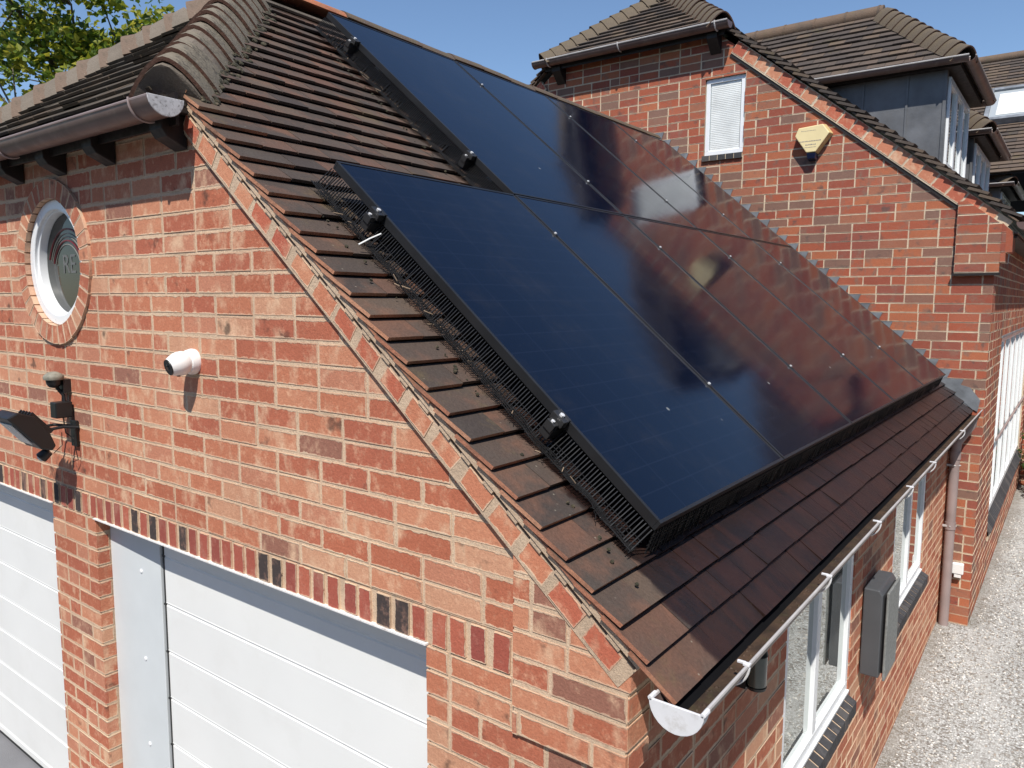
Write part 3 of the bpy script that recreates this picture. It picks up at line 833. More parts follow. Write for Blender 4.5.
# --- rafter feet under the hip gutter
for x in (-1.56, -2.09, -2.53, -2.98, -3.43):
    mb0 = MB(); mb0.prism([V((x, -.004, 3.28)), V((x, -.098, 3.28)), V((x, -.098, 3.225)), V((x, -.080, 3.20)), V((x, -.004, 3.165))], V((.085, 0, 0)))
    mb0.build('rafter_foot', 'wood', gw, bevel=.003)
mb = MB(); mb.bx(-3.60, -1.43, -.070, -.058, 3.235, 3.345); mb.bx(-3.6, -1.43, -.060, .03, 3.281, 3.30); mb.build('eaves_board', 'wood', gw)
# --- hip gutter
gy, gz = -.126, 3.308
mb = MB(); half_round(mb, (-4.0, gy, gz), (-1.405, gy, gz), .058, GZ, mi=0)
half_round(mb, (-1.515, gy, gz + .001), (-1.393, gy, gz + .001), .062, GZ, mi=0)
gut = mb.build('eaves_gutter', 'pvc', garage, smooth=True)
mb = MB(); half_disc(mb, (-1.393, gy, gz + .003), GX, GZ, .066, .006); mb.build('end_cap', 'pvc_cap_d', gut, bevel=.002)
mb = MB(); lips(mb, (-4.0, gy, gz), (-1.40, gy, gz), .058, GZ, .005, which=(1,)); mb.build('gutter_lip', 'pvc_faded', gut, smooth=True)
for x in (-1.52, -2.70):
    mb = MB(); pts = [V((x, gy - .063 * math.cos(a), gz - .063 * math.sin(a))) for a in [R(-8) + R(130) * k / 10 for k in range(11)]]
    mb.tube(pts, .005, 6)
    mb.build('gutter_clip', 'pvc_faded', gut, smooth=True)
GMAP = False
# --- roof
EZ = 3.332; EY = -.180
def kink(s): return -.019 * max(0, 1 - s / .17) ** 1.3
slope_len = (.5159 - XR) / CT
# east slope: t=y, s
# hip condition in (t,s): t >= EY + (z-EZ)/.8395 with z = 1.7857 + s*ST
def hipcl(z0): # t - s*ST/.8395 >= EY + (z0-EZ)/.8395
    return (-1, ST / .8395, -(EY + (z0 - EZ) / .8395))
mb_r = MB()
tile_field(mb_r, P0, GY, S_E, N_E, (-.088, D - .002), 0, 39, hks=[hipcl(1.7857), (0, 1, slope_len)], seed=1, kink=kink, edge_mi=1, thick=.0115, step=.0162, lift=.003)
tile_field(mb_r, PW, GY, S_W, N_W, (-.088, D - .002), 0, 39, hks=[hipcl(1.7857), (0, 1, slope_len)], seed=2, width=.142)
roof = mb_r.build('roof', ['tile', 'tile_verge'], garage)
# roof deck just below the tiles
mb = MB()
zr_ = lambda x: 1.7857 + (.5159 - x) * .8395 - .052
xh0 = -1.36
for sg in (1, -1):
    W = (lambda x: x) if sg > 0 else (lambda x: 2 * XR - x)
    yy0, yh = .0, EY + (zr_(XR) + .045 - EZ) / .8395 + .04
    pts = [(.47, yy0), (.47, D), (XR, D), (XR, yh), (xh0, yy0)]
    t = [V((W(x), y, zr_(x))) for x, y in pts]
    mb.prism(t if sg > 0 else t[::-1], V((0, 0, -.02)))
t = [V((xh0 - .03, -.10, EZ - .03)), V((XR, EY + (zr_(XR) - EZ) / .8395 + .1, zr_(XR) - .03)), V((2 * XR - xh0 + .03, -.10, EZ - .03))]
mb.prism(t, V((0, 0, -.02)))
mb.build('roof_deck', 'wood', roof)
# verge tiles' terracotta edge strip comes from the undercloak
for sg in (1, -1):
    uc = MB(); undercloak(uc, -.0815, .0, -1.36, .492, sg, XR, 2.172, .8395, gauge=.165, seed=8 + sg, th=.010)
    uc.build('undercloak', ['tile_verge'], roof)
# hip face
HS = V((0, CT, ST)); HN = V((0, -ST, CT)); HO = V((0, EY, EZ))
mb = MB()
hx = lambda: 0
# planes: x <= xe(z) = .5159-(z-1.7857)/.8395 , z = EZ + s*ST
xe0 = .5159 - (EZ - 1.7857) / .8395
tile_field(mb, HO, GX, HS, HN, (2 * XR - xe0 - .0, xe0), 0, 16, hks=[(1, ST / .8395, xe0 - .07), (-1, ST / .8395, -(2 * XR - xe0 + .05))], seed=4)
mb.build('hip_slope', ['tile_hip'], roof)
# bonnets
hipdir = V((-1, 1, .8395)).normalized()
bm_ = bonnet_mesh(.142, .130, .175, th=.014, cr0=.058, dr0=.150)
first = None
rise = .0961 * ST
for side in (1, -1):
    hd = V((-1 * side, 1, .8395)).normalized()
    for k in range(14):
        dx = (k + .75) * .0961 * CT
        px = xe0 - dx if side > 0 else 2 * XR - xe0 + dx
        base = V((px, EY + dx, EZ + dx * .8395)) - hd * .015
        up = (N_E if side > 0 else N_W) + HN
        if k > 12.2: break
        rr = random.Random(k * 7 + side)
        m4 = frame4(base - up.normalized() * (-.004 + rr.uniform(-.004, .004)) + GX * rr.uniform(-.006, .006), hd - up.normalized() * (.055 if side > 0 else .24), up)
        if first is None:
            me_o = bm_.build('bonnet_tile', ['bonnet', 'bonnet_lip'], roof, smooth=True); me_o.matrix_basis = m4; first = me_o
            fm = bonnet_mesh(.118, .112, .170, th=.014, cr0=.060, dr0=.125).build('bonnet_tile', ['bonnet_w', 'bonnet_lip'], roof, smooth=True); far_me = fm.data; bpy.data.objects.remove(fm)
        else:
            place_mesh(first.data if side > 0 else far_me, 'bonnet_tile', roof, m4)
for side in (1, -1):
    hd = V((-side, 1, .8395)).normalized(); up = GZ - hd * hd.z; up.normalize(); lat = hd.cross(up)
    o1 = V((xe0 if side > 0 else 2 * XR - xe0, EY, EZ)) + hd * .058; mb = MB()
    ring = [(-.125, -.09)] + [(.128 * q_, .046 - .138 * abs(q_) ** 1.75) for q_ in (-.95, -.7, -.45, -.2, 0, .2, .45, .7, .95)] + [(.125, -.09)]
    t = [o1 + lat * a_ + up * b_ for a_, b_ in ring]; mb.prism([p_ + hd * -.006 if q_ in (3, 4, 5, 6) else p_ for q_, p_ in enumerate(t)], hd * 1.35); mb.build('hip_bedding', 'mortar_dark', roof)
# moss and mortar mess along the hip edge
mbm = MB(); rr = random.Random(12)
for k in range(150):
    dx = rr.uniform(.02, .95); base = V((xe0 - dx, EY + dx, EZ + dx * .8395))
    off = rr.gauss(.135, .02) + dx * .035
    p = base + V((CT * .0, 1, 0)) * off * .85 + S_E * (-off * .55) * 1 + N_E * .0
    h_ = (p - P0).dot(N_E); p = p - N_E * h_ - N_E * .006
    r = rr.uniform(.005, .017)
    mbm.revolve(p, N_E + V((rr.uniform(-.4, .4), rr.uniform(-.4, .4), 0)), [(-.004, r), (r * .2, r * .9), (r * .42, r * .5), (r * .45, 0)], 7)
moss = plain('dark moss', (.035, .032, .018), .95, var=.6, vscale=26, bump=.012, bscale=90, dirt=(.16, .12, .075), dirtamt=.7); M['moss'] = moss
ms = mbm.build('moss', 'moss', roof, smooth=True); ms['kind'] = 'stuff'
# ridge
y0 = EY + (1.7857 + (.5159 - XR) * .8395 - EZ) / .8395
mbr = MB(); L = .30; n = 10; rows = []
for i in range(2):
    row = []
    for j in range(n + 1):
        a = R(-78) + R(156) * j / n
        row.append((V((i * L, .095 * math.sin(a) * 1.12, .070 * math.cos(a))), V((0, math.sin(a), math.cos(a)))))
    rows.append(row)
mbr.shell(rows, .014, 0)
first = None; k = 0; y = y0 - .02
zr = 1.7857 + (.5159 - XR) * .8395
while y < D - .05:
    rr = random.Random(k); m4 = frame4((XR + rr.uniform(-.004, .004), y, zr - .022 + rr.uniform(-.003, .003)), (rr.uniform(-.01, .01), 1, rr.uniform(-.012, .012)), GZ)
    if first is None:
        first = mbr.build('ridge_tile', ['ridge'], roof, smooth=True); first.matrix_basis = m4
        me2 = first.data.copy(); me2.materials[0] = M['ridge_g']
    else: place_mesh(first.data if k < 2 else me2, 'ridge_tile', roof, m4)
    y += .305; k += 1
mbm = MB()
k = 0; y = y0 + .285
while y < D:
    pts = []
    for j in range(9):
        a = R(-80) + R(160) * j / 8; pts.append(V((XR + .100 * math.sin(a) * 1.12, y, zr - .022 + .073 * math.cos(a))))
    y += .305
mbm.tube([V((XR + .108, y0, zr - .085)), V((XR + .106, D, zr - .085))], .012, 6)
mbm.build('ridge_mortar', 'mortar_dark', roof, smooth=True)

# --- east gutter, with white end cap
ex, ez = .518, 1.783
gA, gB = V((ex, -.112, ez)), V((ex - .012, D - .02, ez + .002))
mb = MB(); half_round(mb, gA, gB, .058, GZ)
gut = mb.build('side_gutter', 'pvc', garage, smooth=True)
mb = MB(); half_disc(mb, gA - GY * .004, -GY, GZ, .063, .006, 0); lips(mb, gA - GY * .010, gA + GY * .018, .060, GZ, .0065)
half_round(mb, gA - GY * .004, gA + GY * .02, .0625, GZ)
mb.build('end_cap', 'pvc_cap', gut, bevel=.0015)
mb = MB(); lips(mb, gA + GY * .01, gB, .058, GZ, .0048); mb.build('gutter_lip', 'pvc_lip', gut, smooth=True)
mb = MB(); mb.prism([V((ex - .006, -.10, ez - .044)), V((ex + .034, -.10, ez - .044)), V((ex + .026, D - .03, ez - .044)), V((ex - .018, D - .03, ez - .044))], V((0, 0, -.006)))
rr = random.Random(2)
for k in range(420):
    y = rr.uniform(-.05, D - .1); x = ex + rr.uniform(-.004, .026); r = rr.uniform(.002, .007)
    mb.revolve((x, y, ez - .045), GZ, [(0, r), (r * .5, r * .6), (r * .7, 0)], 5)
mb.build('gutter_silt', 'silt', gut)
mb = MB(); mb.prism([V((ex - .048, -.095, ez - .022)), V((ex - .004, -.095, ez - .046)), V((ex - .016, D - .03, ez - .046)), V((ex - .060, D - .03, ez - .022))], V((0, 0, -.004))); mb.build('painted_shade_strip', 'shade_black', gut)  # shade under the tile edge painted as a black strip
for y in (.147, .87, 1.596, 2.29, 2.963, 4.2):
    clipmb = MB()
    clipmb.box((ex + .056, y, ez + .004), (.008, 0, 0), (0, .007, 0), (0, 0, .003)); clipmb.box((ex + .042, y + .003, ez + .005), (.010, 0, 0), (0, .004, 0), (0, 0, .003))
    pts = [V((ex + .0615 * math.cos(a), y, ez - .0615 * math.sin(a))) for a in [R(2) + R(60) * k / 8 for k in range(9)]]
    clipmb.tube(pts, .0035, 6)
    clipmb.build('gutter_clip', 'pvc_cap', gut, bevel=.001)
mb = MB(); mb.bx(.405, .425, .20, D - .01, 1.70, 1.80); mb.bx(XS - .05, .41, .20, D - .01, 1.70, 1.715); mb.build('fascia', 'wood', roof)
# underlay edge dropping into the gutter, in the same painted shade black
mb = MB(); mb.prism([V((.43, -.05, 1.812)), V((.50, -.05, 1.766)), V((.50, D, 1.766)), V((.43, D, 1.812))], V((-.004, 0, -.006))); mb.build('underlay_edge', 'shade_black', roof)

# --- downpipe
mb = MB(); px, py = .408, 5.385
mb.tube([V((ex - .01, py, ez - .055)), V((ex - .012, py, ez - .11)), V((px + .01, py, 1.52)), V((px, py, 1.44)), V((px, py, .0)), V((px, py, -.03))], .036, 16)
mb.tube([V((px, py, 1.44)), V((px, py, 1.38))], .041, 16); mb.tube([V((px, py, .86)), V((px, py, .80))], .041, 16)
dp = mb.build('downpipe', 'pvc_faded', garage, smooth=True)
for z in (1.33, .83): mb = MB(); mb.tube([V((px - .04, py - .0, z)), V((px, py - .042, z)), V((px + .042, py, z))], .006, 6); mb.box((px - .03, py - .03, z), (.03, 0, 0), (0, .006, 0), (0, 0, .008)); mb.build('pipe_bracket', 'pvc_lip', dp)

# ================================================================== SOLAR PANELS
PW_, PL = .9898, 1.5796
PO = V((.3378, .1642, 2.0785))
pcount = 0
def make_panel(label):
    root = empty('solar_panel', (0, 0, 0), label, 'solar panel', 'solar panels on the garage roof')
    w, l, t, e = PW_ - .012, PL - .008, .030, .010
    mb = MB()
    # local: x along eaves(+y world), y up slope, z normal
    mb.bx(0, w, 0, e, -t, 0); mb.bx(0, w, l - e, l, -t, 0); mb.bx(0, e, e, l - e, -t, -.0003); mb.bx(w - e, w, e, l - e, -t, -.0003)
    fr = mb.build('frame', 'frame_b', root, bevel=.0012)
    mb = MB(); k = mb.add([(e - .002, e - .002, -.0022), (w - e + .002, e - .002, -.0022), (w - e + .002, l - e + .002, -.0022), (e - .002, l - e + .002, -.0022)])
    mb.face((k, k + 1, k + 2, k + 3), 0, [(0, 0), (1, 0), (1, 1), (0, 1)])
    gl = mb.build('glass', 'panel', root, fixn=False)
    mb = MB(); mb.bx(e, w - e, e, l - e, -.008, -.004); bk = mb.build('back_sheet', 'frame_b', root)
    return root
def panel_mat4(col, row):
    o_ = PO + GY * (col * PW_) + S_E * (row * PL)
    m = Matrix((GY, S_E, N_E)).transposed().to_4x4(); m.translation = o_; return m
# GY x S_E = ? ensure right-handed
assert GY.cross(S_E).dot(N_E) > 0
labels = {
 (0, 0): 'nearest dark blue solar panel of the lower row, its bare edge towards the garage gable',
 (1, 0): 'second solar panel of the lower row, counted from the garage gable',
 (2, 0): 'middle solar panel of the lower row, half blue and half reflecting brick',
 (3, 0): 'fourth solar panel of the lower row, reflecting the red brick wall',
 (4, 0): 'last solar panel of the lower row, beside the stepped lead of the house wall',
 (1, 1): 'first solar panel of the upper row, tall dark blue one just under the ridge tiles',
 (2, 1): 'second solar panel of the upper row from the gable, blue turning black',
 (3, 1): 'third solar panel of the upper row, crossed by the reflection of the gable window',
 (4, 1): 'last solar panel of the upper row, against the house gable under the ridge'}
proto = None
def copy_tree(o, parent=None):
    c = o.copy(); COL.objects.link(c)
    if parent is not None: c.parent = parent
    for ch in list(o.children): copy_tree(ch, c)
    return c
for (c, r), lb in labels.items():
    if proto is None: proto = make_panel(lb); p = proto
    else: p = copy_tree(proto); p['label'] = lb
    p.matrix_basis = panel_mat4(c, r)
# rails (ends show at the left) and clamps
def onroof(y, s, h): return PO + GY * y + S_E * s + N_E * h
rail_s = (.381, 1.291)
def rail(y0, y1, s, label):
    root = empty('mounting_rail', onroof(y0, s, -.05), label, 'rail', 'rails under the solar panels')
    mb = MB(); a, b = onroof(y0, s, -.051), onroof(y1, s, -.051)
    mb.box((a + b) / 2, (b - a) / 2, S_E * .018, N_E * .018); mb.build('rail_bar', 'blackmetal', root, bevel=.002)
    yy = y0 + .25
    while yy < y1: mb = MB(); mb.box(onroof(yy, s, -.088), GY * .012, S_E * .02, N_E * .02); mb.build('roof_hook', 'bolt', root); yy += .9
rail(-.045, 5 * PW_ + .02, rail_s[0], 'lowest black rail, its end showing under the near edge of the lower row')
rail(-.045, 5 * PW_ + .02, rail_s[1], 'black rail under the top part of the lower row')
rail(PW_ - .045, 5 * PW_ + .02, PL + .296, 'black rail under the foot of the upper row')
rail(PW_ - .045, 5 * PW_ + .02, PL + 1.286, 'highest black rail, just below the ridge')
def clamp(y, s, end, label, grp):
    root = empty('end_clamp' if end else 'panel_clamp', onroof(y, s, 0), label, 'clamp', grp)
    mb = MB()
    if end:
        c = onroof(y, s, 0)
        mb.box(c - GY * .014 + N_E * (-.010), GY * .013, S_E * .024, N_E * .012); mb.box(c + N_E * .0015 + GY * .002, GY * .008, S_E * .022, N_E * .002)
        mb.box(c - GY * .034 + N_E * (-.03), GY * .012, S_E * .016, N_E * .014)
        mb.build('clamp_body', 'blackmetal', root, bevel=.002)
        b = MB(); b.revolve(c - GY * .014 + N_E * .002, N_E, [(0, .0075), (.006, .0075), (.007, .005), (.007, 0)], 8)
        b.revolve(c - GY * .040 + N_E * (-.016), N_E, [(0, .006), (.005, .006), (.006, 0)], 8); b.build('bolt', 'bolt', root)
    else:
        c = onroof(y, s, 0)
        mb.box(c + N_E * .001, GY * .009, S_E * .012, N_E * .0016); mb.build('clamp_body', 'blackmetal', root, bevel=.001)
        b = MB(); b.revolve(c + N_E * .0026, N_E, [(0, .0062), (.005, .0062), (.006, .004), (.006, 0)], 8); b.build('bolt', 'bolt', root)
ends = [(-.004, rail_s[0], 'black end clamp low on the near edge of the lower row'), (-.004, rail_s[1], 'black end clamp high on the near edge of the lower row'),
        (PW_ - .004, PL + .296, 'black end clamp low on the near edge of the upper row'), (PW_ - .004, PL + 1.286, 'black end clamp beside the ridge on the upper row')]
for y, s, lb in ends: clamp(y, s, True, lb, 'end clamps of the solar panels')
ordn = ['first', 'second', 'third', 'fourth']
for row, cols in ((0, (1, 2, 3, 4)), (1, (2, 3, 4))):
    for q, c in enumerate(cols):
        for s, wd in zip((rail_s if row == 0 else (PL + .296, PL + 1.286)), ('lower', 'upper')):
            clamp(c * PW_ - .006, s, False, 'silver bolt clamp on the %s seam from the gable, %s row, %s rail' % (ordn[q], 'lower' if row == 0 else 'upper', wd), 'bolt clamps on the panel seams')

# bird guard: comb of black wires from the frame edge down to the tiles
def guard(label, pa, pb, outv, n, seed, flap=True, dense=False):
    """pa..pb along the frame edge (top outer), outv = direction away from the panels, in the roof plane"""
    root = empty('bird_guard', pa, label, 'mesh guard', 'wire bird guards round the panels')
    rr = random.Random(seed); pa = V(pa); pb = V(pb); d = pb - pa; L = d.length; d.normalize(); outv = V(outv).normalized()
    mb = MB()
    def rod(a, b, r=.0011, m=0, mbx=None):
        a = V(a); b = V(b); dd = (b - a).normalized(); s1 = dd.orthogonal().normalized(); s2 = dd.cross(s1)
        (mbx or mb).prism([a + s1 * r, a + s2 * r, a - s1 * r, a - s2 * r], b - a, m)
    reach = .030 if not dense else .022
    N = N_E
    for k in range(n):
        t = L * (k + .5) / n; j = rr.uniform(-.003, .003)
        a = pa + d * t - N * .032; b = pa + d * (t + j) + outv * (reach + rr.uniform(-.006, .006)) - N * (.100 + rr.uniform(-.004, .003))
        rod(a, b, .0021)
    for f in ((.55, .70, .84, .96) if not dense else (.15, .3, .45, .6, .75, .9)):
        pts = []
        for k in range(25):
            t = L * k / 24
            pts.append(pa + d * t + outv * (reach * f + rr.uniform(-.001, .001)) - N * (.032 + .068 * f + rr.uniform(-.002, .002)))
        for a, b in zip(pts, pts[1:]): rod(a, b, .0011)
    mb.build('guard_mesh', 'wire', root)
    if flap:
        mb2 = MB(); m3 = MB()
        def lie(t, q):          # point of the flap, q metres out from the foot of the comb
            wv = noise.noise(V((t * 5, q * 30, seed))) * .014; wq = noise.noise(V((t * 9, 3.3, seed))) * .016
            return pa + d * (t + wv) + outv * (reach - .006 + q * (1 + wq * 12)) - N * (.096 - .009 * noise.noise(V((t * 14, q * 40, seed + 5))) - .004)
        wid = lambda t: .036 + .016 * noise.noise(V((t * 3.1, 9., seed)))
        for k in range(int(n * 1.1)):
            t = L * k / (n * 1.1); W_ = wid(t) + rr.uniform(-.006, .010); pts = [lie(t, W_ * q / 3) for q in range(4)]
            for a, b in zip(pts, pts[1:]): rod(a, b, .0015, 0, mb2)
            if rr.random() < .35:
                a = pts[-1]; rod(a, a + outv * rr.uniform(.004, .016) + d * rr.uniform(-.012, .012) + N * rr.uniform(-.002, .010), .0010, 0, mb2)
        for q in range(5):
            pts = []
            for k in range(110):
                t = L * k / 109; pts.append(lie(t, wid(t) * (q + .5) / 5))
            for a, b in zip(pts, pts[1:]): rod(a, b, .0014, 0, mb2)
        for k in range(16):
            t = L * rr.random(); a = pa + d * t + outv * rr.uniform(.035, .070) - N * rr.uniform(.075, .095)
            rod(a, a + outv * rr.uniform(.008, .03) + d * rr.uniform(-.02, .02) + N * rr.uniform(-.004, .012), .0014, 1, mb2)
        mb2.build('loose_wire_edge', ['wire', 'wire_r'], root)
    return root
guard('black wire bird guard along the near edge of the lower row of panels', onroof(0, 0, 0), onroof(0, PL, 0), -GY, 145, 1)
guard('black wire bird guard along the near edge of the upper row of panels', onroof(PW_, PL + .02, 0), onroof(PW_, 2 * PL, 0), -GY, 150, 2)
guard('black wire bird guard hanging under the front edge of the lower row above the gutter', onroof(0, 0, 0), onroof(5 * PW_, 0, 0), -S_E, 300, 3, flap=False, dense=True)
# dark closing board under the front edge of the array
mb = MB(); a, b = onroof(.01, .020, -.068), onroof(5 * PW_ - .012, .020, -.068)
mb.box((a + b) / 2, (b - a) / 2, S_E * .002, N_E * .034)
tag(mb.build('closing_strip', 'black'), 'black strip closing the gap below the front edge of the panels', 'strip')
# white cable
mb = MB(); c = onroof(-.02, 1.235, -.045); mb.tube([c, c - GY * .035 - N_E * .022, c - GY * .072 - N_E * .044 - S_E * .005], .0026, 6)
tag(mb.build('cable_tie', 'cable'), 'short white cable tie poking out of the bird guard below the upper clamp', 'cable tie')
# moss trail beside the guards
mbm = MB(); rr = random.Random(77)
for (yb, s0, s1, nn) in ((0, -.12, 1.5, 26), (PW_, 1.5, 3.0, 50)):
    for k in range(nn):
        s = rr.uniform(s0, s1); p = onroof(yb - .085 - abs(rr.gauss(0, .02)), s, -.108); r = rr.uniform(.002, .007)
        mbm.revolve(p, N_E, [(-.004, r), (r * .15, r * .8), (r * .3, 0)], 6)
ob = mbm.build('moss_crumbs', 'moss', roof, smooth=True); ob['kind'] = 'stuff'

# ================================================================== THINGS ON THE GARAGE WALLS
GMAP = True
cam_ = empty('security_camera', (-1.50, 0, 2.40), 'white turret security camera on the gable beside the round window', 'camera')
mb = MB(); cb = V((-1.495, 0, 2.398))
mb.revolve(cb, -GY, [(0, 0), (0, .047), (.012, .049), (.030, .044), (.034, .030), (.034, 0)], 32); mb.build('mount_base', 'camwhite', cam_, smooth=True)
dirc = V((-.08, -.95, -.27)).normalized(); cc = V((-1.494, -.050, 2.396))
mb = MB(); mb.revolve(cc, dirc, [(-.042, 0), (-.038, .020), (-.026, .035), (-.010, .043), (.006, .045), (.022, .043), (.036, .038), (.046, .033), (.050, .030), (.050, 0)], 32); bdy = mb.build('camera_body', 'camwhite', cam_, smooth=True)
mb = MB(); mb.revolve(cc, dirc, [(.0505, 0), (.0505, .0305), (.054, .0295), (.054, 0)], 28); ln = mb.build('lens_ring', 'black', bdy, smooth=True)
mb = MB(); mb.revolve(cc + dirc.orthogonal().normalized() * .0, dirc, [(.0545, 0), (.0545, .012), (.056, .010), (.056, 0)], 20); mb.build('lens', 'camlens', bdy, smooth=True)
mb = MB(); mb.revolve(cc + dirc * .02 + V((.01, 0, -.040)), V((0, 0, -1)), [(0, 0), (0, .006), (.003, .006), (.003, 0)], 10); mb.build('screw_hole', 'black', bdy)

fl = empty('floodlight', (-2.53, 0, 2.0), 'black floodlight with motion sensor on an arm, above the garage door pier', 'floodlight')
fx = -2.555
mb = MB()
prof = [(-.292, 2.118), (-.250, 2.140), (-.185, 2.116), (-.128, 2.040), (-.105, 1.975), (-.120, 1.955), (-.165, 1.968)]
for x0_, x1_ in ((fx - .085, fx + .085),):
    t = [V((x1_, y, z)) for y, z in prof]; mb.prism(t, V((x0_ - x1_, 0, 0)))
hd_ = mb.build('lamp_housing', 'black', fl, bevel=.006)
mb = MB()
a, b = V((0, -.288, 2.114)), V((0, -.166, 1.966)); dd = (b - a).normalized(); nn_ = V((0, dd.z, -dd.y)); nn_ = nn_ if nn_.z < 0 else -nn_
mb.box(V((fx, 0, 0)) + (a + b) / 2 + nn_ * .003, GX * .062, dd * ((b - a).length / 2 - .034), nn_ * .002); mb.build('lamp_glass', 'lens_gap', hd_)
mb = MB()
for k in range(5): mb.box((fx - .06 + k * .03, -.150, 2.082), GX * .003, V((0, .05, -.058)) * .8, V((0, .006, .006)))
mb.build('cooling_fin', 'black', hd_)
mb = MB()
for sx in (-.05, .05):
    mb.tube([V((fx + sx, -.135, 2.045)), V((fx + sx + .01, -.06, 2.052)), V((-2.50 + sx * .5, -.004, 2.045))], .0075, 6)
mb.bx(-2.535, -2.480, -.016, -.002, 1.955, 2.075); mb.build('wall_bracket', 'black', fl, bevel=.002)
mb = MB(); mb.box((-2.545, -.045, 2.125), (.030, 0, 0), (0, .036, 0), (0, 0, .036)); mb.build('junction_box', 'black', fl, bevel=.004)
mb = MB(); mb.tube([V((-2.52, -.05, 2.09)), V((-2.515, -.045, 2.02)), V((-2.49, -.02, 1.99))], .003, 6)
mb.tube([V((-2.475, -.02, 2.05)), V((-2.468, -.03, 1.97)), V((-2.478, -.014, 1.895)), V((-2.50, -.03, 1.885))], .0022, 6)
mb.tube([V((-2.545, -.05, 2.02)), V((-2.548, -.05, 1.96)), V((-2.54, -.09, 1.93))], .002, 6); mb.build('cable', 'black', fl, smooth=True)
mb = MB(); mb.tube([V((fx + .02, -.115, 1.975)), V((fx + .015, -.120, 1.94))], .012, 8)
mb.revolve(V((fx + .015, -.135, 1.925)), V((-.25, -.6, -.6)), [(-.03, 0), (-.03, .022), (.010, .026), (.014, .024), (.014, 0)], 14)
sn = mb.build('motion_sensor', 'black', fl, smooth=True)
mb = MB(); mb.revolve(V((fx + .015, -.135, 1.925)), V((-.25, -.6, -.6)), [(.0145, 0), (.0145, .019), (.022, .012), (.024, 0)], 14); mb.build('sensor_lens', 'lens_gap', sn, smooth=True)
pr_ = empty('movement_detector', (-2.57, 0, 2.25), 'small grey domed movement detector on a black bracket above the floodlight', 'detector')
mb = MB(); mb.revolve((-2.565, -.062, 2.262), GZ, [(0, 0), (0, .040), (.010, .043), (.020, .040), (.030, .026), (.036, .012), (.036, 0)], 24); mb.build('dome_cap', 'pirgrey', pr_, smooth=True)
mb = MB(); mb.revolve((-2.565, -.062, 2.262), -GZ, [(0, .033), (.020, .030), (.034, .020), (.040, 0)], 20); mb.bx(-2.60, -2.535, -.035, -.002, 2.20, 2.262)
mb.tube([V((-2.565, -.055, 2.23)), V((-2.555, -.03, 2.19)), V((-2.548, -.03, 2.155))], .008, 8); mb.build('detector_bracket', 'black', pr_, smooth=True)

GMAP = False
# inverter box on the side wall
bxr = empty('battery_cabinet', (XS, 2.62, .76), 'gunmetal grey electrical cabinet with a textured front, hung between the two side windows', 'cabinet')
mb = MB()
t = [V((XS + .006, 2.47, .745)), V((.452, 2.47, .745)), V((.452, 2.47, 1.175)), V((.434, 2.47, 1.200)), V((XS + .006, 2.47, 1.200))]
mb.prism(t, V((0, .33, 0))); mb.build('casing', 'boxgrey', bxr, bevel=.006)
mb = MB(); mb.bx(.4525, .467, 2.50, 2.76, .765, 1.175); mb.build('shadow_gap', 'seal', bxr)
mb = MB(); mb.bx(.4675, .480, 2.475, 2.76, .735, 1.195); mb.build('front_plate', 'boxface', bxr, bevel=.004)

jl = empty('wall_lantern', (.42, .68, 1.50), 'greenish glass lantern hanging on the shaded side wall under the gutter', 'lantern')
mb = MB(); mb.revolve((.425, .68, 1.46), GZ, [(0, 0), (0, .026), (.006, .030), (.10, .030), (.104, .024), (.104, 0)], 20); mb.build('lantern_glass', 'jar', jl, smooth=True)
mb = MB(); mb.revolve((.425, .68, 1.452), GZ, [(0, 0), (0, .028), (.010, .031), (.012, 0)], 20); mb.revolve((.425, .68, 1.562), GZ, [(0, 0), (0, .032), (.02, .026), (.022, 0)], 20); mb.bx(XS, .40, .655, .675, 1.45, 1.60); mb.build('lantern_bracket', 'black', jl)

# ================================================================== HOUSE BEHIND
house = empty('brick_house', (-1.5, 9, 0), 'red brick house with grey dormers and mossy hipped gable behind the solar panels', 'house')
HC = -2.63; HSL = .79; HXE = .735; HZE = 3.286; HX = .5736
hth = math.atan(HSL); hct, hst = math.cos(hth), math.sin(hth)
hroof = lambda x: HZE + HSL * (HXE - x)
HXW = 2 * HC - HXE
mb = MB()
hz = 5.16
WIN = (-1.850, -1.466, 4.000, 4.700)
hk = [(HSL, 1, hroof(0) - .145), (-HSL, 1, hroof(0) - .145 - 2 * HC * HSL)]
brick_wall(mb, (0, D, 0), GX, -GY, (-5.6, HX - .001), (-.10, 5.14), .0, hks=hk, holes=[WIN], seed=101, thick=.12, pitch=.218, bl=.2095, bh=.0675, snap=.16, rec=.003)
hw = mb.build('gable_wall', ['brick_h', 'mortar_h'], house)
mb = MB()
SW1 = (6.66, 11.15, .59, 2.31)
brick_wall(mb, (HX, D, 0), GY, GX, (.001, 12.0 - D), (-.10, 3.2), .0, holes=[(SW1[0] - D, SW1[1] - D, .39, SW1[3])], seed=102, m0=.005, thick=.12, pitch=.218, bl=.2095, bh=.066, snap=.05, rec=.003)
hs = mb.build('side_wall', ['brick_h', 'mortar_h'], house)
mb = MB(); mb.bx(-5.0, HX - .14, D + .14, D + .16, 0, 2.9); mb.bx(WIN[0] - .2, WIN[1] + .2, D + .14, D + .16, WIN[2] - .2, WIN[3] + .1); mb.bx(HX - .16, HX - .14, D + .16, 12, 0, 3.0); mb.build('inner_wall', 'wood', hw)
w = window('window', house, (WIN[0], D, WIN[2]), GX, -GY, WIN[1] - WIN[0], WIN[3] - WIN[2], fw=.040, recess=.022, blind=True)
mb = MB()
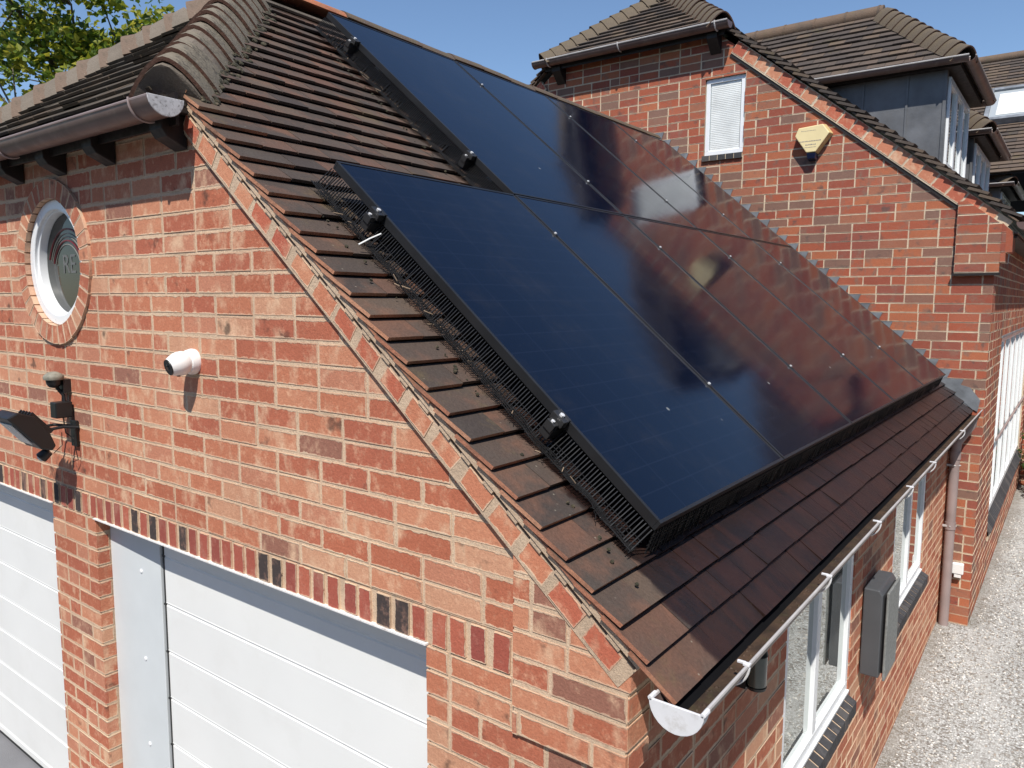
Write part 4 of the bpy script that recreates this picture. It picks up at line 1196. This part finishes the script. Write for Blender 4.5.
for k in range(5): mb.prism([V((WIN[0] - .005 + k * .079, D - .022, WIN[2] - .004)), V((WIN[0] + .066 + k * .079, D - .022, WIN[2] - .004)), V((WIN[0] + .066 + k * .079, D + .03, WIN[2] + .004)), V((WIN[0] - .005 + k * .079, D + .03, WIN[2] + .004))], V((0, 0, -.05)), 0, [(.5, .5)] * 4)
mb.bx(WIN[0], WIN[1], D - .016, D + .03, WIN[2] - .05, WIN[2] - .008, 1)
mb.build('brick_sill', ['brick_s', 'mortar_h'], w)
# big side window
w = window('window', house, (HX, SW1[0], SW1[2]), GY, GX, SW1[1] - SW1[0], SW1[3] - SW1[2], fw=.055, recess=.028, mull=[.75, 1.48, 2.22, 2.98, 3.74], mullw=.075, trans=[], glass='glass')
mb = MB()
nn = int((SW1[1] - SW1[0]) / .079)
for k in range(nn):
    y = SW1[0] + k * .079
    t = [V((HX - .03, y, SW1[2] - .004)), V((HX + .035, y, SW1[2] - .10)), V((HX + .035, y + .069, SW1[2] - .10)), V((HX - .03, y + .069, SW1[2] - .004))]
    mb.prism(t, V((-.04, 0, -.06)), 0, [(.5, .5)] * 4)
mb.bx(HX - .05, HX + .012, SW1[0], SW1[0] + nn * .079, SW1[2] - .19, SW1[2] - .10, 1)
mb.build('brick_sill', ['brick_s', 'mortar_h'], w)
mb = MB(); mb.tube([V((HX + .012, 6.7, 1.36)), V((HX + .012, 11.1, 1.36))], .012, 6); mb.build('window_rail', 'pvc_faded', w)
mb = MB(); mb.bx(HX - .05, HX + .01, SW1[0] - .05, SW1[1] + .05, SW1[3], SW1[3] + .02); mb.build('lintel', 'lead', w)
# kneeler block of the house
mb = MB()
kh = [(HSL, 1, hroof(0) - .16)]
brick_wall(mb, (0, D - .035, 0), GX, -GY, (.300, .605), (2.862, 3.42), 2.868, hks=kh, seed=110, thick=.04, pitch=.218, bl=.2095, bh=.066, rec=.003)
for k, (x1, z0) in enumerate(((.635, 2.94), (.672, 3.015), (.70, 3.09), (.72, 3.165))):
    brick_wall(mb, (0, D - .035, 0), GX, -GY, (.606, x1), (z0, 3.30), 2.868, hks=kh, seed=111 + k, thick=.04, pitch=.218, bh=.066, rec=.003)
    break
mb.prism([V((.606, D - .034, 3.24)), V((.606, D - .034, 2.94)), V((.64, D - .034, 2.94)), V((.64, D - .034, 3.015)), V((.68, D - .034, 3.015)), V((.68, D - .034, 3.17))][::-1], V((0, .25, 0)), 0, [(0, 0), (.3, .1), (.9, 0), (1, .4), (1, 1), (0, 1)])
mb.build('kneeler', ['brick_h', 'mortar_h'], hw)
mb = MB(); mb.bx(.292, .612, D - .05, D, 2.842, 2.860); mb.build('kneeler_moulding', 'wood', hw)
# raked band, undercloak
mb1, mb2 = MB(), MB()
XT = -1.60
for sg in (1, -1):
    ct, st = hct, hst
    A = V((ct * sg, 0, -st)); Bv = V((st * sg, 0, ct)); W = (lambda x: x) if sg > 0 else (lambda x: 2 * HC - x)
    off = .232
    o_ = V((W(XT), D - .022, hroof(XT) - off)); L_ = (.60 - XT) / ct
    brick_run(mb1, o_ + Bv * .005, A, Bv, -GY, int(L_ / .135), .135, .124, .105, seed=20 + sg, jit=.003, depth=.02)
    def slab(b0, b1, d, back, a0=0, a1=L_):
        c = o_ + A * (a0 + a1) / 2 + Bv * (b0 + b1) / 2 + GY * ((back - d) / 2); mb2.box(c, A * (a1 - a0) / 2, GY * ((back + d) / 2), Bv * (b1 - b0) / 2)
    slab(-.006, .112, -.003, .05)
    mb1.build('raked_brick_band', ['brick_b'], hw); mb2.build('verge_mortar', ['mortar_h'], hw); mb1, mb2 = MB(), MB()
# dark strip below the band
mb = MB()
for sg in (1, -1):
    A = V((hct * sg, 0, -hst)); Bv = V((hst * sg, 0, hct)); W = XT if sg > 0 else 2 * HC - XT
    o_ = V((W, D, hroof(XT) - .232)); L_ = (.31 - XT) / hct; c = o_ + A * L_ / 2 - Bv * .020 - GY * .004
    mb.box(c, A * L_ / 2, GY * .008, Bv * .012)
    mb.build('cable_strip', 'wood', hw); mb = MB()
# verge tiles: stepped ends
HY0 = D - .058
SE = V((-hct, 0, hst)); NE = V((hst, 0, hct)); SWv = V((hct, 0, hst)); NW = V((-hst, 0, hct))
HP = V((HXE, 0, HZE)); HPW = V((HXW, 0, HZE))
HEZ, HEY = 5.165, D - .150
def hhip(z0, sgn=1): return (-1, hst / HSL, -(HEY + (z0 - HEZ) / HSL))
DY = [(5.98, 7.50), (8.05, 9.75), (11.35, 13.0)]     # dormers (front opening y range)
sl = (HXE - HC) / hct
mb = MB()
tile_field(mb, HP, GY, SE, NE, (HY0, 14.5), 0, 46, hks=[hhip(HZE), (0, 1, sl)], seed=201, gauge=.098, width=.150, thick=.022, lift=.010)
tile_field(mb, HPW, GY, SWv, NW, (HY0, 14.5), 0, 46, hks=[hhip(HZE), (0, 1, sl)], seed=202, gauge=.098, width=.30, thick=.016, lift=.008)
hr = mb.build('roof', ['tile_h'], house)
mb = MB()
for sg in (1, -1):
    W = (lambda x: x) if sg > 0 else (lambda x: 2 * HC - x)
    xh = HXE - (HEZ - HZE) / HSL; yR = HEY + (hroof(HC) - HEZ) / HSL
    pts = [(HXE - .05, D), (HXE - .05, 14.5), (HC, 14.5), (HC, yR + .04), (xh + .02, D)]
    t = [V((W(x), y, hroof(x) - .05)) for x, y in pts]; mb.prism(t if sg > 0 else t[::-1], V((0, 0, -.02)))
t = [V((xh, HEY + .03, HEZ - .03)), V((HC, yR + .04, hroof(HC) - .03)), V((2 * HC - xh, HEY + .03, HEZ - .03))]; mb.prism(t, V((0, 0, -.02)))
mb.bx(.40, HXE - .03, D + .02, 12, HZE - .16, HZE - .145)
mb.build('roof_deck', 'wood', hr)
mb = MB()
for sg in (1, -1): mb = MB(); undercloak(mb, HY0 + .012, D, XT, HXE - .02, sg, HC, hroof(0) - .070, HSL, gauge=.098, th=.012, seed=40); mb.build('undercloak', ['ridge_g'], hr)
hh = V((0, hct, hst)); hn = V((0, -hst, hct)); xe = HXE - (HEZ - HZE) / HSL
mb = MB(); tile_field(mb, V((0, HEY, HEZ)), GX, hh, hn, (2 * HC - xe, xe), 0, 16, gauge=.098, width=.15, thick=.015, lift=.007, hks=[(1, hst / HSL, xe), (-1, hst / HSL, -(2 * HC - xe))], seed=204)
mb.build('hip_slope', ['tile_h'], hr)
def bonnets(parent, xe_, ye, ze, sgx, slope, n, mesh_first, dirxy=None, gauge=.098, sc=1., crown=-.004, mat='bonnet', name='bonnet_tile'):
    """hip from corner (xe,ye,ze) running (-sgx, +1) unless dirxy"""
    dx_, dy_ = dirxy or (-sgx, 1)
    hd = V((dx_, dy_, slope)).normalized(); c_ = math.cos(math.atan(slope))
    up = V((0, 0, 1)) - hd * hd.z; up.normalize(); f0 = mesh_first
    for k in range(n):
        q = k * gauge * c_; b = V((xe_ + dx_ * q, ye + dy_ * q, ze + q * slope)) - hd * .015
        rr = random.Random(k * 3 + int(xe_ * 50)); m4 = frame4(b - up * (crown + rr.uniform(-.004, .004)), hd - up * .06, up) @ Matrix.Scale(sc, 4)
        if f0 is None:
            o = bonnet_mesh(.165, .150, .175).build(name, [mat, 'bonnet_lip'], parent, smooth=True); o.matrix_basis = m4; f0 = o.data
        else: place_mesh(f0, name, parent, m4)
    return f0
M['bonnet_h'] = tile_mat('mossy golden bonnet tile', [(0, (.12, .092, .062)), (.4, (.092, .070, .050)), (.7, (.15, .108, .070))], moss=.7, mosscol=(.12, .10, .04), lichen=.5, seedoff=5)
fb = bonnets(hr, xe, HEY, HEZ, 1, HSL, 13, None, mat='bonnet_h', sc=.85)
bonnets(hr, 2 * HC - xe, HEY, HEZ, -1, HSL, 13, fb, sc=.85)
# main ridge
mb = MB(); mb.tube([V((HC, HEY + (hroof(HC) - HEZ) / HSL, hroof(HC) - .02)), V((HC, 14.5, hroof(HC) - .02))], .09, 12); mb.build('ridge', 'ridge_g', hr, smooth=True)
# gable gutter
mb = MB(); hg0, hg1 = V((2 * HC - xe - .09, HEY - .012, HEZ - .035)), V((xe + .07, HEY - .012, HEZ - .035))
half_round(mb, hg0, hg1, .056, GZ); half_disc(mb, hg1, GX, GZ, .06, .006); half_disc(mb, hg0, -GX, GZ, .06, .006)
hgut = mb.build('eaves_gutter', 'pvc', house, smooth=True)
mb = MB(); lips(mb, hg0, hg1, .056, GZ, .0075); mb.build('gutter_lip', 'pvc_lip', hgut, smooth=True)
mb = MB()
for x in (-1.69, -2.68, -3.52): mb.tube([V((x, hg0.y - .062 * math.cos(a), hg0.z - .062 * math.sin(a))) for a in [R(-10) + R(120) * k / 8 for k in range(9)]], .007, 6)
mb.build('gutter_clip', 'pvc_lip', hgut)
mb = MB()
for x in (xe - .16, 2 * HC - xe + .10):
    mb = MB(); mb.prism([V((x, D + .02, HEZ - .03)), V((x, D - .12, HEZ - .09)), V((x, D - .12, HEZ - .14)), V((x, D - .01, HEZ - .25)), V((x, D + .02, HEZ - .25))], V((.10, 0, 0)))
    mb.build('rafter_foot', 'wood', hw)
mb = MB(); mb.bx(2 * HC - xe + .0, xe - .0, D - .10, D - .085, HEZ - .12, HEZ - .01); mb.bx(2 * HC - xe + .0, xe - .0, D - .085, D + .02, HEZ - .06, HEZ - .04)
mb.build('eaves_board', 'wood', hw)
# east eaves gutter
mb = MB(); a, b = V((HXE + .02, D - .07, HZE - .05)), V((HXE + .02, 12, HZE - .05)); half_round(mb, a, b, .055, GZ); half_disc(mb, a, -GY, GZ, .058, .006)
mb.bx(HX, HXE - .03, D + .01, 12, HZE - .13, HZE - .12); sg_ = mb.build('side_gutter', 'pvc', house, smooth=True)
mb = MB(); mb.tube([V((HX + .06, D + .30, 3.16)), V((HX + .055, D + .30, 3.02)), V((HX + .05, D + .30, 2.94))], .016, 8); mb.build('overflow_pipe', 'pvc_lip', sg_)
# stepped lead flashing against the gable
mb = MB(); rl = lambda x: 1.7857 + .8395 * (.5159 - x)
z0s = 1.84; k = 0
rfl = random.Random(6)
while True:
    z = 2.02 + .075 * k; xt = (2.2188 + .150 - z) / .8395 + rfl.uniform(-.012, .012)
    if z > rl(XR) + .12: break
    t = [(xt, z), (xt - .22, z), (xt - .10, z - .072), (xt - .030, z - .072)]
    mb.prism([V((x, D - .0075, zz)) for x, zz in t], V((0, .005, 0))); k += 1
a, b = V((.50, D - .010, rl(.50) + .002)), V((XR, D - .010, rl(XR) + .002))
mb.box((a + b) / 2 + GZ * .008, (b - a) / 2, GY * .0015, GZ * .03)
mb.prism([V((.47, D - .009, 1.955)), V((.20, D - .009, 2.03)), V((.20, D - .009, 1.95)), V((.53, D - .009, 1.765)), V((.545, D - .009, 1.86))], V((0, .006, 0)))
mb.build('lead_flashing', 'lead', roof)
# small vents / marks
mb = MB(); mb.bx(-3.28, -3.17, D - .03, D + .002, 4.615, 4.645); mb.build('wall_vent', 'camwhite', hw)
# ---------------- dormers
XF = .08
def dormer(y0, y1, zt, ov=.145):
    zb = hroof(XF) - .05; yc = (y0 + y1) / 2
    xb = HXE - (zt - HZE) / HSL - .3
    mb = MB()
    # cheeks (lead covered)
    for (a, b) in ((y0, y0 + .06), (y1 - .06, y1)):
        t = [V((XF, a, zb)), V((XF, a, zt)), V((xb, a, zt))]; mb.prism(t, V((0, b - a, 0)))
    # vertical lead seams
    for x in (XF - .30, XF - .66, XF - 1.0): mb.box((x, y0 - .004, (hroof(x) + zt) / 2), (.009, 0, 0), (0, .006, 0), (0, 0, (zt - hroof(x)) / 2))
    mb.bx(XF - .02, XF + .004, y0 - .01, y0 + .075, zb, zt); mb.bx(XF - .04, XF - .01, y0 + .01, y1 - .01, zt - .05, zt - .002)
    dm = mb.build('dormer', 'leadwall', house)
    # window fills the front
    O = V((XF + .004, y0 + .07, zb + .04)); wd = y1 - y0 - .14; ht = zt - zb - .10
    fr = window('dormer_window', dm, O, GY, GX, wd, ht, fw=.055, recess=-.02, fd=.05, mull=[wd / 3, 2 * wd / 3], mullw=.085)
    # hipped roof
    ex_, ey0, ey1, ze = XF + ov, y0 - ov + .03, y1 + ov - .03, zt + .06
    half = (ey1 - ey0) / 2; sl_ = .90; c_, s_ = math.cos(math.atan(sl_)), math.sin(math.atan(sl_)); zr_2 = ze + half * sl_
    xr = HXE - (zr_2 - HZE) / HSL - .2
    mb = MB()
    # south side (faces -y)
    o1 = V((0, ey0, ze)); S1 = V((0, c_, s_)); N1 = V((0, -s_, c_))
    tile_field(mb, o1, GX, S1, N1, (xr - .3, ex_), 0, 14, gauge=.098, width=.15, thick=.014, lift=.006, hks=[(1, c_, ex_), (0, 1, half / c_)], seed=int(y0 * 10))
    o2 = V((0, ey1, ze)); S2 = V((0, -c_, s_)); N2 = V((0, s_, c_))
    tile_field(mb, o2, GX, S2, N2, (xr - .3, ex_), 0, 14, gauge=.098, width=.15, thick=.014, lift=.006, hks=[(1, c_, ex_), (0, 1, half / c_)], seed=int(y0 * 10) + 1)
    o3 = V((ex_, 0, ze)); S3 = V((-c_, 0, s_)); N3 = V((s_, 0, c_))
    tile_field(mb, o3, GY, S3, N3, (ey0, ey1), 0, 14, gauge=.098, width=.15, thick=.014, lift=.006, hks=[(-1, c_, -ey0), (1, c_, ey1)], seed=int(y0 * 10) + 2)
    dr = mb.build('dormer_roof', ['tile_h'], dm)
    mb = MB(); mb.bx(xr, ex_ - .04, ey0 + .03, ey1 - .03, zt - .02, zt + .03)
    t = [V((ex_ - .04, ey0 + .03, ze - .03)), V((ex_ - .04 - half + .03, yc, zr_2 - .05)), V((xr - .3, yc, zr_2 - .05)), V((xr - .3, ey0 + .03, ze - .03))]; mb.prism(t, V((0, 0, -.015)))
    t = [V((ex_ - .04, ey1 - .03, ze - .03)), V((ex_ - .04 - half + .03, yc, zr_2 - .05)), V((xr - .3, yc, zr_2 - .05)), V((xr - .3, ey1 - .03, ze - .03))]; mb.prism(t, V((0, 0, -.015)))
    t = [V((ex_ - .04, ey0 + .03, ze - .03)), V((ex_ - .04, ey1 - .03, ze - .03)), V((ex_ - .04 - half + .03, yc, zr_2 - .05))]; mb.prism(t, V((0, 0, -.015)))
    mb.build('soffit', 'wood', dm)
    n_ = int(half / (.098 * c_))
    bonnets(dm, ex_, ey0, ze, 1, sl_, n_, fb, dirxy=(-1, 1), sc=.78, crown=-.01)
    bonnets(dm, ex_, ey1, ze, 1, sl_, n_, fb, dirxy=(-1, -1), sc=.78, crown=-.01)
    mb = MB(); mb.tube([V((ex_ - half + .03, yc, zr_2 - .03)), V((xr - .3, yc, zr_2 - .03))], .075, 12)
    x = ex_ - half
    while x > xr: mb.tube([V((x, yc, zr_2 - .03)), V((x - .02, yc, zr_2 - .03))], .080, 12); x -= .3
    mb.build('dormer_ridge', 'ridge_g', dm, smooth=True)
    mb = MB(); gz_ = ze - .03; a, b, c, d_ = V((xr, ey0 - .03, gz_)), V((ex_ + .03, ey0 - .03, gz_)), V((ex_ + .03, ey1 + .03, gz_)), V((xr, ey1 + .03, gz_))
    half_round(mb, a, b, .045, GZ); half_round(mb, b, c, .045, GZ); half_round(mb, c, d_, .045, GZ)
    gg = mb.build('dormer_gutter', 'pvc', dm, smooth=True)
    mb = MB(); lips(mb, a, b, .045, GZ, .007); lips(mb, b, c, .045, GZ, .006); mb.build('gutter_lip', 'pvc_lip', gg, smooth=True)
dormer(6.02, 7.50, 4.615)
dormer(8.10, 9.75, 4.40)
dormer(11.45, 13.1, 4.27)

# ---------------- far wing
wing = empty('rear_wing', (1.5, 13.5, 0), 'far brick building with a long brown roof and skylight at the right edge', 'building')
WY, WZ, WE, WEZ = 14.0, 6.72, 11.24, 4.45
ws = (WZ - WEZ) / (WY - WE); wc, wst = math.cos(math.atan(ws)), math.sin(math.atan(ws))
mb = MB(); tile_field(mb, V((0, WE, WEZ)), GX, V((0, wc, wst)), V((0, -wst, wc)), (-1.6, 6.5), 0, 36, gauge=.10, width=.3, thick=.014, hks=[(0, 1, (WY - WE) / wc)], seed=301)
wr = mb.build('roof', ['tile_h'], wing)
mb = MB(); mb.prism([V((-1.6, WE + .05, WEZ)), V((6.5, WE + .05, WEZ)), V((6.5, WY, WZ - .04)), V((-1.6, WY, WZ - .04))], V((0, 0, -.03))); mb.prism([V((-1.6, WY, WZ - .04)), V((6.5, WY, WZ - .04)), V((6.5, WY + 2.8, WEZ)), V((-1.6, WY + 2.8, WEZ))], V((0, 0, -.03))); mb.build('roof_deck', 'wood', wr)
mb = MB(); mb.tube([V((-1.6, WY, WZ - .01)), V((6.5, WY, WZ - .01))], .08, 10); mb.build('ridge', 'ridge_g', wr, smooth=True)
mb = MB(); brick_wall(mb, (0, WE + .25, 0), GX, -GY, (HX + .01, 6.2), (-.1, WEZ + .1), 0., seed=302, thick=.1, pitch=.218, bl=.2095, bh=.066, rec=.003)
mb.build('wall', ['brick_h', 'mortar_h'], wing)
def onw(x, s, h): return V((x, WE, WEZ)) + V((0, wc, wst)) * s + V((0, -wst, wc)) * h
def vel(x0, x1, s0, s1):
    mb = MB()
    for (a, b, c, d) in ((x0, x1, s0, s0 + .07), (x0, x1, s1 - .07, s1), (x0, x0 + .06, s0, s1), (x1 - .06, x1, s0, s1)):
        mb.box(onw((a + b) / 2, (c + d) / 2, .04), GX * (b - a) / 2, V((0, wc, wst)) * (d - c) / 2, V((0, -wst, wc)) * .05)
    f = mb.build('skylight', 'lead', wing)
    mb = MB(); mb.box(onw((x0 + x1) / 2, (s0 + s1) / 2, .045), GX * (x1 - x0 - .1) / 2, V((0, wc, wst)) * (s1 - s0 - .1) / 2, V((0, -wst, wc)) * .01); mb.build('pane', 'glass_s', f)
    mb = MB(); mb.box(onw((x0 + x1) / 2 - .05, (s0 + s1) / 2, .058), GX * (x1 - x0 - .4) / 2, V((0, wc, wst)) * (s1 - s0 - .35) / 2, V((0, -wst, wc)) * .004); mb.build('blind', 'velux_bl', f)
vel(-.28, .75, 1.35, 2.35)

# ---------------- alarm box and outlet on the gable
al = empty('alarm_box', (-.83, D, 4.0), 'pale yellow six sided alarm box with dark blue lens on the house gable', 'alarm box')
face = [(-.955, 4.135), (-.735, 4.150), (-.672, 4.066), (-.79, 3.905), (-.875, 3.905), (-.985, 4.062)]
mb = MB(); cxa, cza = -.83, 4.03
fr_ = [V((cxa + (x - cxa) * .92, D - .085, cza + (z - cza) * .92)) for x, z in face]; bk_ = [V((x, D - .002, z)) for x, z in face]
mb.prism(fr_[::-1], None, 0, bottom=bk_[::-1], sidemi=1)
ab = mb.build('alarm_cover', ['alarm', 'alarm_s'], al, bevel=.006)
mb = MB(); mb.prism([V((-.870, D - .083, 3.908)), V((-.793, D - .083, 3.908)), V((-.80, D - .070, 3.862)), V((-.862, D - .070, 3.862))][::-1], None, 0, bottom=[V((-.875, D - .003, 3.903)), V((-.788, D - .003, 3.903)), V((-.795, D - .003, 3.850)), V((-.868, D - .003, 3.850))][::-1]); mb.build('alarm_lens', 'alarm_b', ab, bevel=.003)
mb = MB(); rr = random.Random(8)
for z, x0, x1, h in ((4.095, -.92, -.80, .004), (4.005, -.93, -.76, .008), (3.975, -.88, -.79, .010), (3.955, -.885, -.79, .005)):
    x = x0
    while x < x1: l = rr.uniform(.005, .012); mb.bx(x, x + l, D - .0862, D - .0845, z, z + h * rr.uniform(.6, 1)); x += l + .004
mb.build('worn_print', 'ink', ab)
ot = empty('wall_socket', (.49, D, .45), 'cream weatherproof socket low on the corner of the house gable', 'socket')
mb = MB(); mb.bx(.437, .520, D - .05, D - .002, .425, .515); so = mb.build('socket_cover', 'camwhite', ot, bevel=.008)
mb = MB(); mb.bx(.455, .505, D - .045, D - .002, .395, .424); mb.build('cable_entry', 'camwhite', so, bevel=.004)

# ================================================================== PLANTS
def leaves(mb, c, rad, n, size, rr, sq=.8):
    for k in range(n):
        while True:
            p = V((rr.uniform(-1, 1), rr.uniform(-1, 1), rr.uniform(-1, 1)))
            if p.length < 1: break
        p = V((p.x * rad, p.y * rad, p.z * rad * sq)) + c
        d = V((rr.gauss(0, 1), rr.gauss(0, 1), rr.gauss(0, .6))).normalized(); u = V((rr.gauss(0, 1), rr.gauss(0, 1), rr.gauss(0, 1))).cross(d).normalized()
        s_ = size * rr.uniform(.6, 1.3); w_ = u * s_ * .38
        m_ = p + d * s_ * .5 + d.cross(u) * s_ * .1
        mb.poly([p, m_ + w_, p + d * s_, m_ - w_])
def tree(loc, height, spread, label, seed, zc0):
    rr = random.Random(seed); root = empty('broadleaf_tree', loc, label, 'tree'); loc = V(loc)
    tm = MB(); cm = MB()
    tm.tube([loc, loc + V((.1, .05, height * .25)), loc + V((-.05, .1, height * .45)), loc + V((.0, .0, height * .7))], [.22, .17, .12, .05], 10)
    tips = []
    for k in range(40):
        a = k * 2.4 + rr.uniform(-.4, .4); h0 = height * rr.uniform(.22, .62); b = loc + V((0, 0, h0)); d = V((math.cos(a), math.sin(a), rr.uniform(.15, .9))).normalized()
        Lb = spread * rr.uniform(.5, 1.) * (1.25 - h0 / height)
        pts = [b]; 
        for q in range(4): pts.append(pts[-1] + d * Lb / 4); d = (d + V((rr.uniform(-.3, .3), rr.uniform(-.3, .3), rr.uniform(-.1, .3)))).normalized()
        tm.tube(pts, [.06, .045, .03, .02, .01], 6)
        for q in (2, 3, 4):
            for w in range(3):
                e = pts[q] + V((rr.gauss(0, 1), rr.gauss(0, 1), rr.gauss(.2, .7))) * Lb * .17; tm.tube([pts[q], e], [.014, .005], 4, caps=False); tips.append(e)
    for t in tips: leaves(cm, t, rr.uniform(.22, .46), rr.randint(130, 220), .088, rr, .7)
    tm.build('trunk', 'bark', root, smooth=True, fixn=False); cm.build('crown', 'leaf', root, fixn=False)
tree((-9.7, 3.5, -.06), 8.6, 3.4, 'leafy yellow green tree behind the garage roof at the left', 21, 5)
tree((-9.6, 4.9, -.06), 9.3, 2.2, 'smaller yellow green tree top just above the hip of the garage roof', 22, 5)
sh = empty('shrub', (1.15, 11.0, 0), 'dark green shrub by the far end of the house wall at the right edge', 'shrub')
rr = random.Random(4); mb = MB()
for k in range(26): leaves(mb, V((1.15 + rr.gauss(0, .22), 11.0 + rr.gauss(0, .22), .15 + rr.random() * .75)), .18, 60, .07, rr)
mb.build('foliage', 'leaf_d', sh, fixn=False)
mb = MB()
for k in range(5): mb.tube([V((1.15, 11.0, 0)), V((1.15 + rr.gauss(0, .2), 11 + rr.gauss(0, .2), .6))], [.015, .006], 5)
mb.build('stem', 'bark', sh)

# unseen dark grass and conifer hedges added to cut sky light and ground bounce
M['unseen_lawn'] = plain('mown lawn', (.035, .060, .018), .95, var=.4, vscale=4, bump=.02, bscale=120)
mb = MB()
for (x0, x1, y0, y1) in ((4.6, 60, -60, 60), (-60, 4.6, -60, -6.5), (-60, -12.2, -6.5, 60), (-12.2, -5.6, 3, 60)):
    mb.poly([(x0, y0, .036), (x1, y0, .036), (x1, y1, .036), (x0, y1, .036)])
struct(mb.build('unseen_lawn', 'unseen_lawn', fixn=False))['label'] = 'unseen dark green grass around the drive, added to soak up bounce light'
def blocker_hedge(x0, x1, y0, y1, h, label, seed):  # unseen blocker added to keep sky light off the shaded walls
    root = empty('unseen_hedge', ((x0 + x1) / 2, (y0 + y1) / 2, 0), label, 'blocker_hedge', 'unseen hedges added to block light'); mb = MB(); rr = random.Random(seed)
    L1 = max(x1 - x0, y1 - y0); n = int(L1 / .5); alongx = (x1 - x0) > (y1 - y0); cols = []
    prof = [(0, 0), (0, .25), (0, .5), (0, .75), (0, .97), (.25, 1.03), (.5, 1.05), (.75, 1.03), (1, .97), (1, .75), (1, .5), (1, .25), (1, 0)]
    for i in range(n + 1):
        f = i / n; c = []
        for (t, zf) in prof:
            x = x0 + (x1 - x0) * (f if alongx else t); y = y0 + (y1 - y0) * (t if alongx else f); z = h * zf
            d = noise.noise_vector(V((x, y, z)) * .9 + V((seed, 0, 0))) * .45
            c.append(V((x, y, z)) + (d if zf > 0 else V()))
        cols.append(mb.add(c))
    for a, b in zip(cols, cols[1:]):
        for j in range(len(prof) - 1): mb.face((a + j, b + j, b + j + 1, a + j + 1))
    mb.build('foliage', 'blocker_hedge', root, smooth=True)
M['blocker_hedge'] = plain('conifer hedge', (.022, .040, .014), .9, var=.6, vscale=3, bump=.08, bscale=14)
blocker_hedge(9.0, 10.6, -14, 30, 6.5, 'unseen row of dark conifers added east of the drive to block sky light', 1)
blocker_hedge(-16, 9, -12.5, -11, 6.0, 'unseen row of dark conifers added behind the viewpoint to block sky light', 2)

# ================================================================== CAMERA, LIGHT
def rotbasis(yaw, pitch, roll):
    f = V((-math.sin(yaw) * math.cos(pitch), math.cos(yaw) * math.cos(pitch), -math.sin(pitch))); r = V((math.cos(yaw), math.sin(yaw), 0)); u = r.cross(f)
    c, s_ = math.cos(roll), math.sin(roll)
    return r * c + u * s_, u * c - r * s_, f
r_, u_, f_ = rotbasis(.6443, .1116, .0056)
cd = bpy.data.cameras.new('camera'); co = bpy.data.objects.new('camera', cd); COL.objects.link(co)
m = Matrix((r_, u_, -f_)).transposed().to_4x4(); m.translation = V((1.1446, -1.5371, 2.6354)); co.matrix_world = m
cd.sensor_fit = 'HORIZONTAL'; cd.sensor_width = 36; cd.lens = 755.4 / 1024 * 36; cd.clip_start = .05; cd.clip_end = 2000
scene.camera = co
sdir = V((.29, -.505, .81)).normalized()
sl_ = bpy.data.lights.new('sun', 'SUN'); so_ = bpy.data.objects.new('sun', sl_); COL.objects.link(so_)
sl_.energy = 5.; sl_.angle = R(.53); sl_.color = (1., .95, .87); so_.rotation_euler = sdir.to_track_quat('Z', 'Y').to_euler(); so_.location = (5, -8, 12)
w = bpy.data.worlds.new('World'); scene.world = w; w.use_nodes = True; nt = w.node_tree; nt.nodes.clear()
sk = nt.nodes.new('ShaderNodeTexSky'); sk.sky_type = 'NISHITA'; sk.sun_disc = False
sk.sun_elevation = math.asin(sdir.z); sk.sun_rotation = math.atan2(sdir.x, sdir.y)
sk.air_density = 1.; sk.dust_density = .25; sk.ozone_density = 4.2; sk.altitude = 50
bg = nt.nodes.new('ShaderNodeBackground'); bg.inputs[1].default_value = .125; ow = nt.nodes.new('ShaderNodeOutputWorld')
nt.links.new(sk.outputs[0], bg.inputs[0]); nt.links.new(bg.outputs[0], ow.inputs[0])
vs = scene.view_settings; vs.view_transform = 'Standard'; vs.look = 'None'; vs.exposure = .16; vs.gamma = 1; vs.use_curve_mapping = False
scene.render.engine = 'CYCLES'; scene.cycles.max_bounces = 8
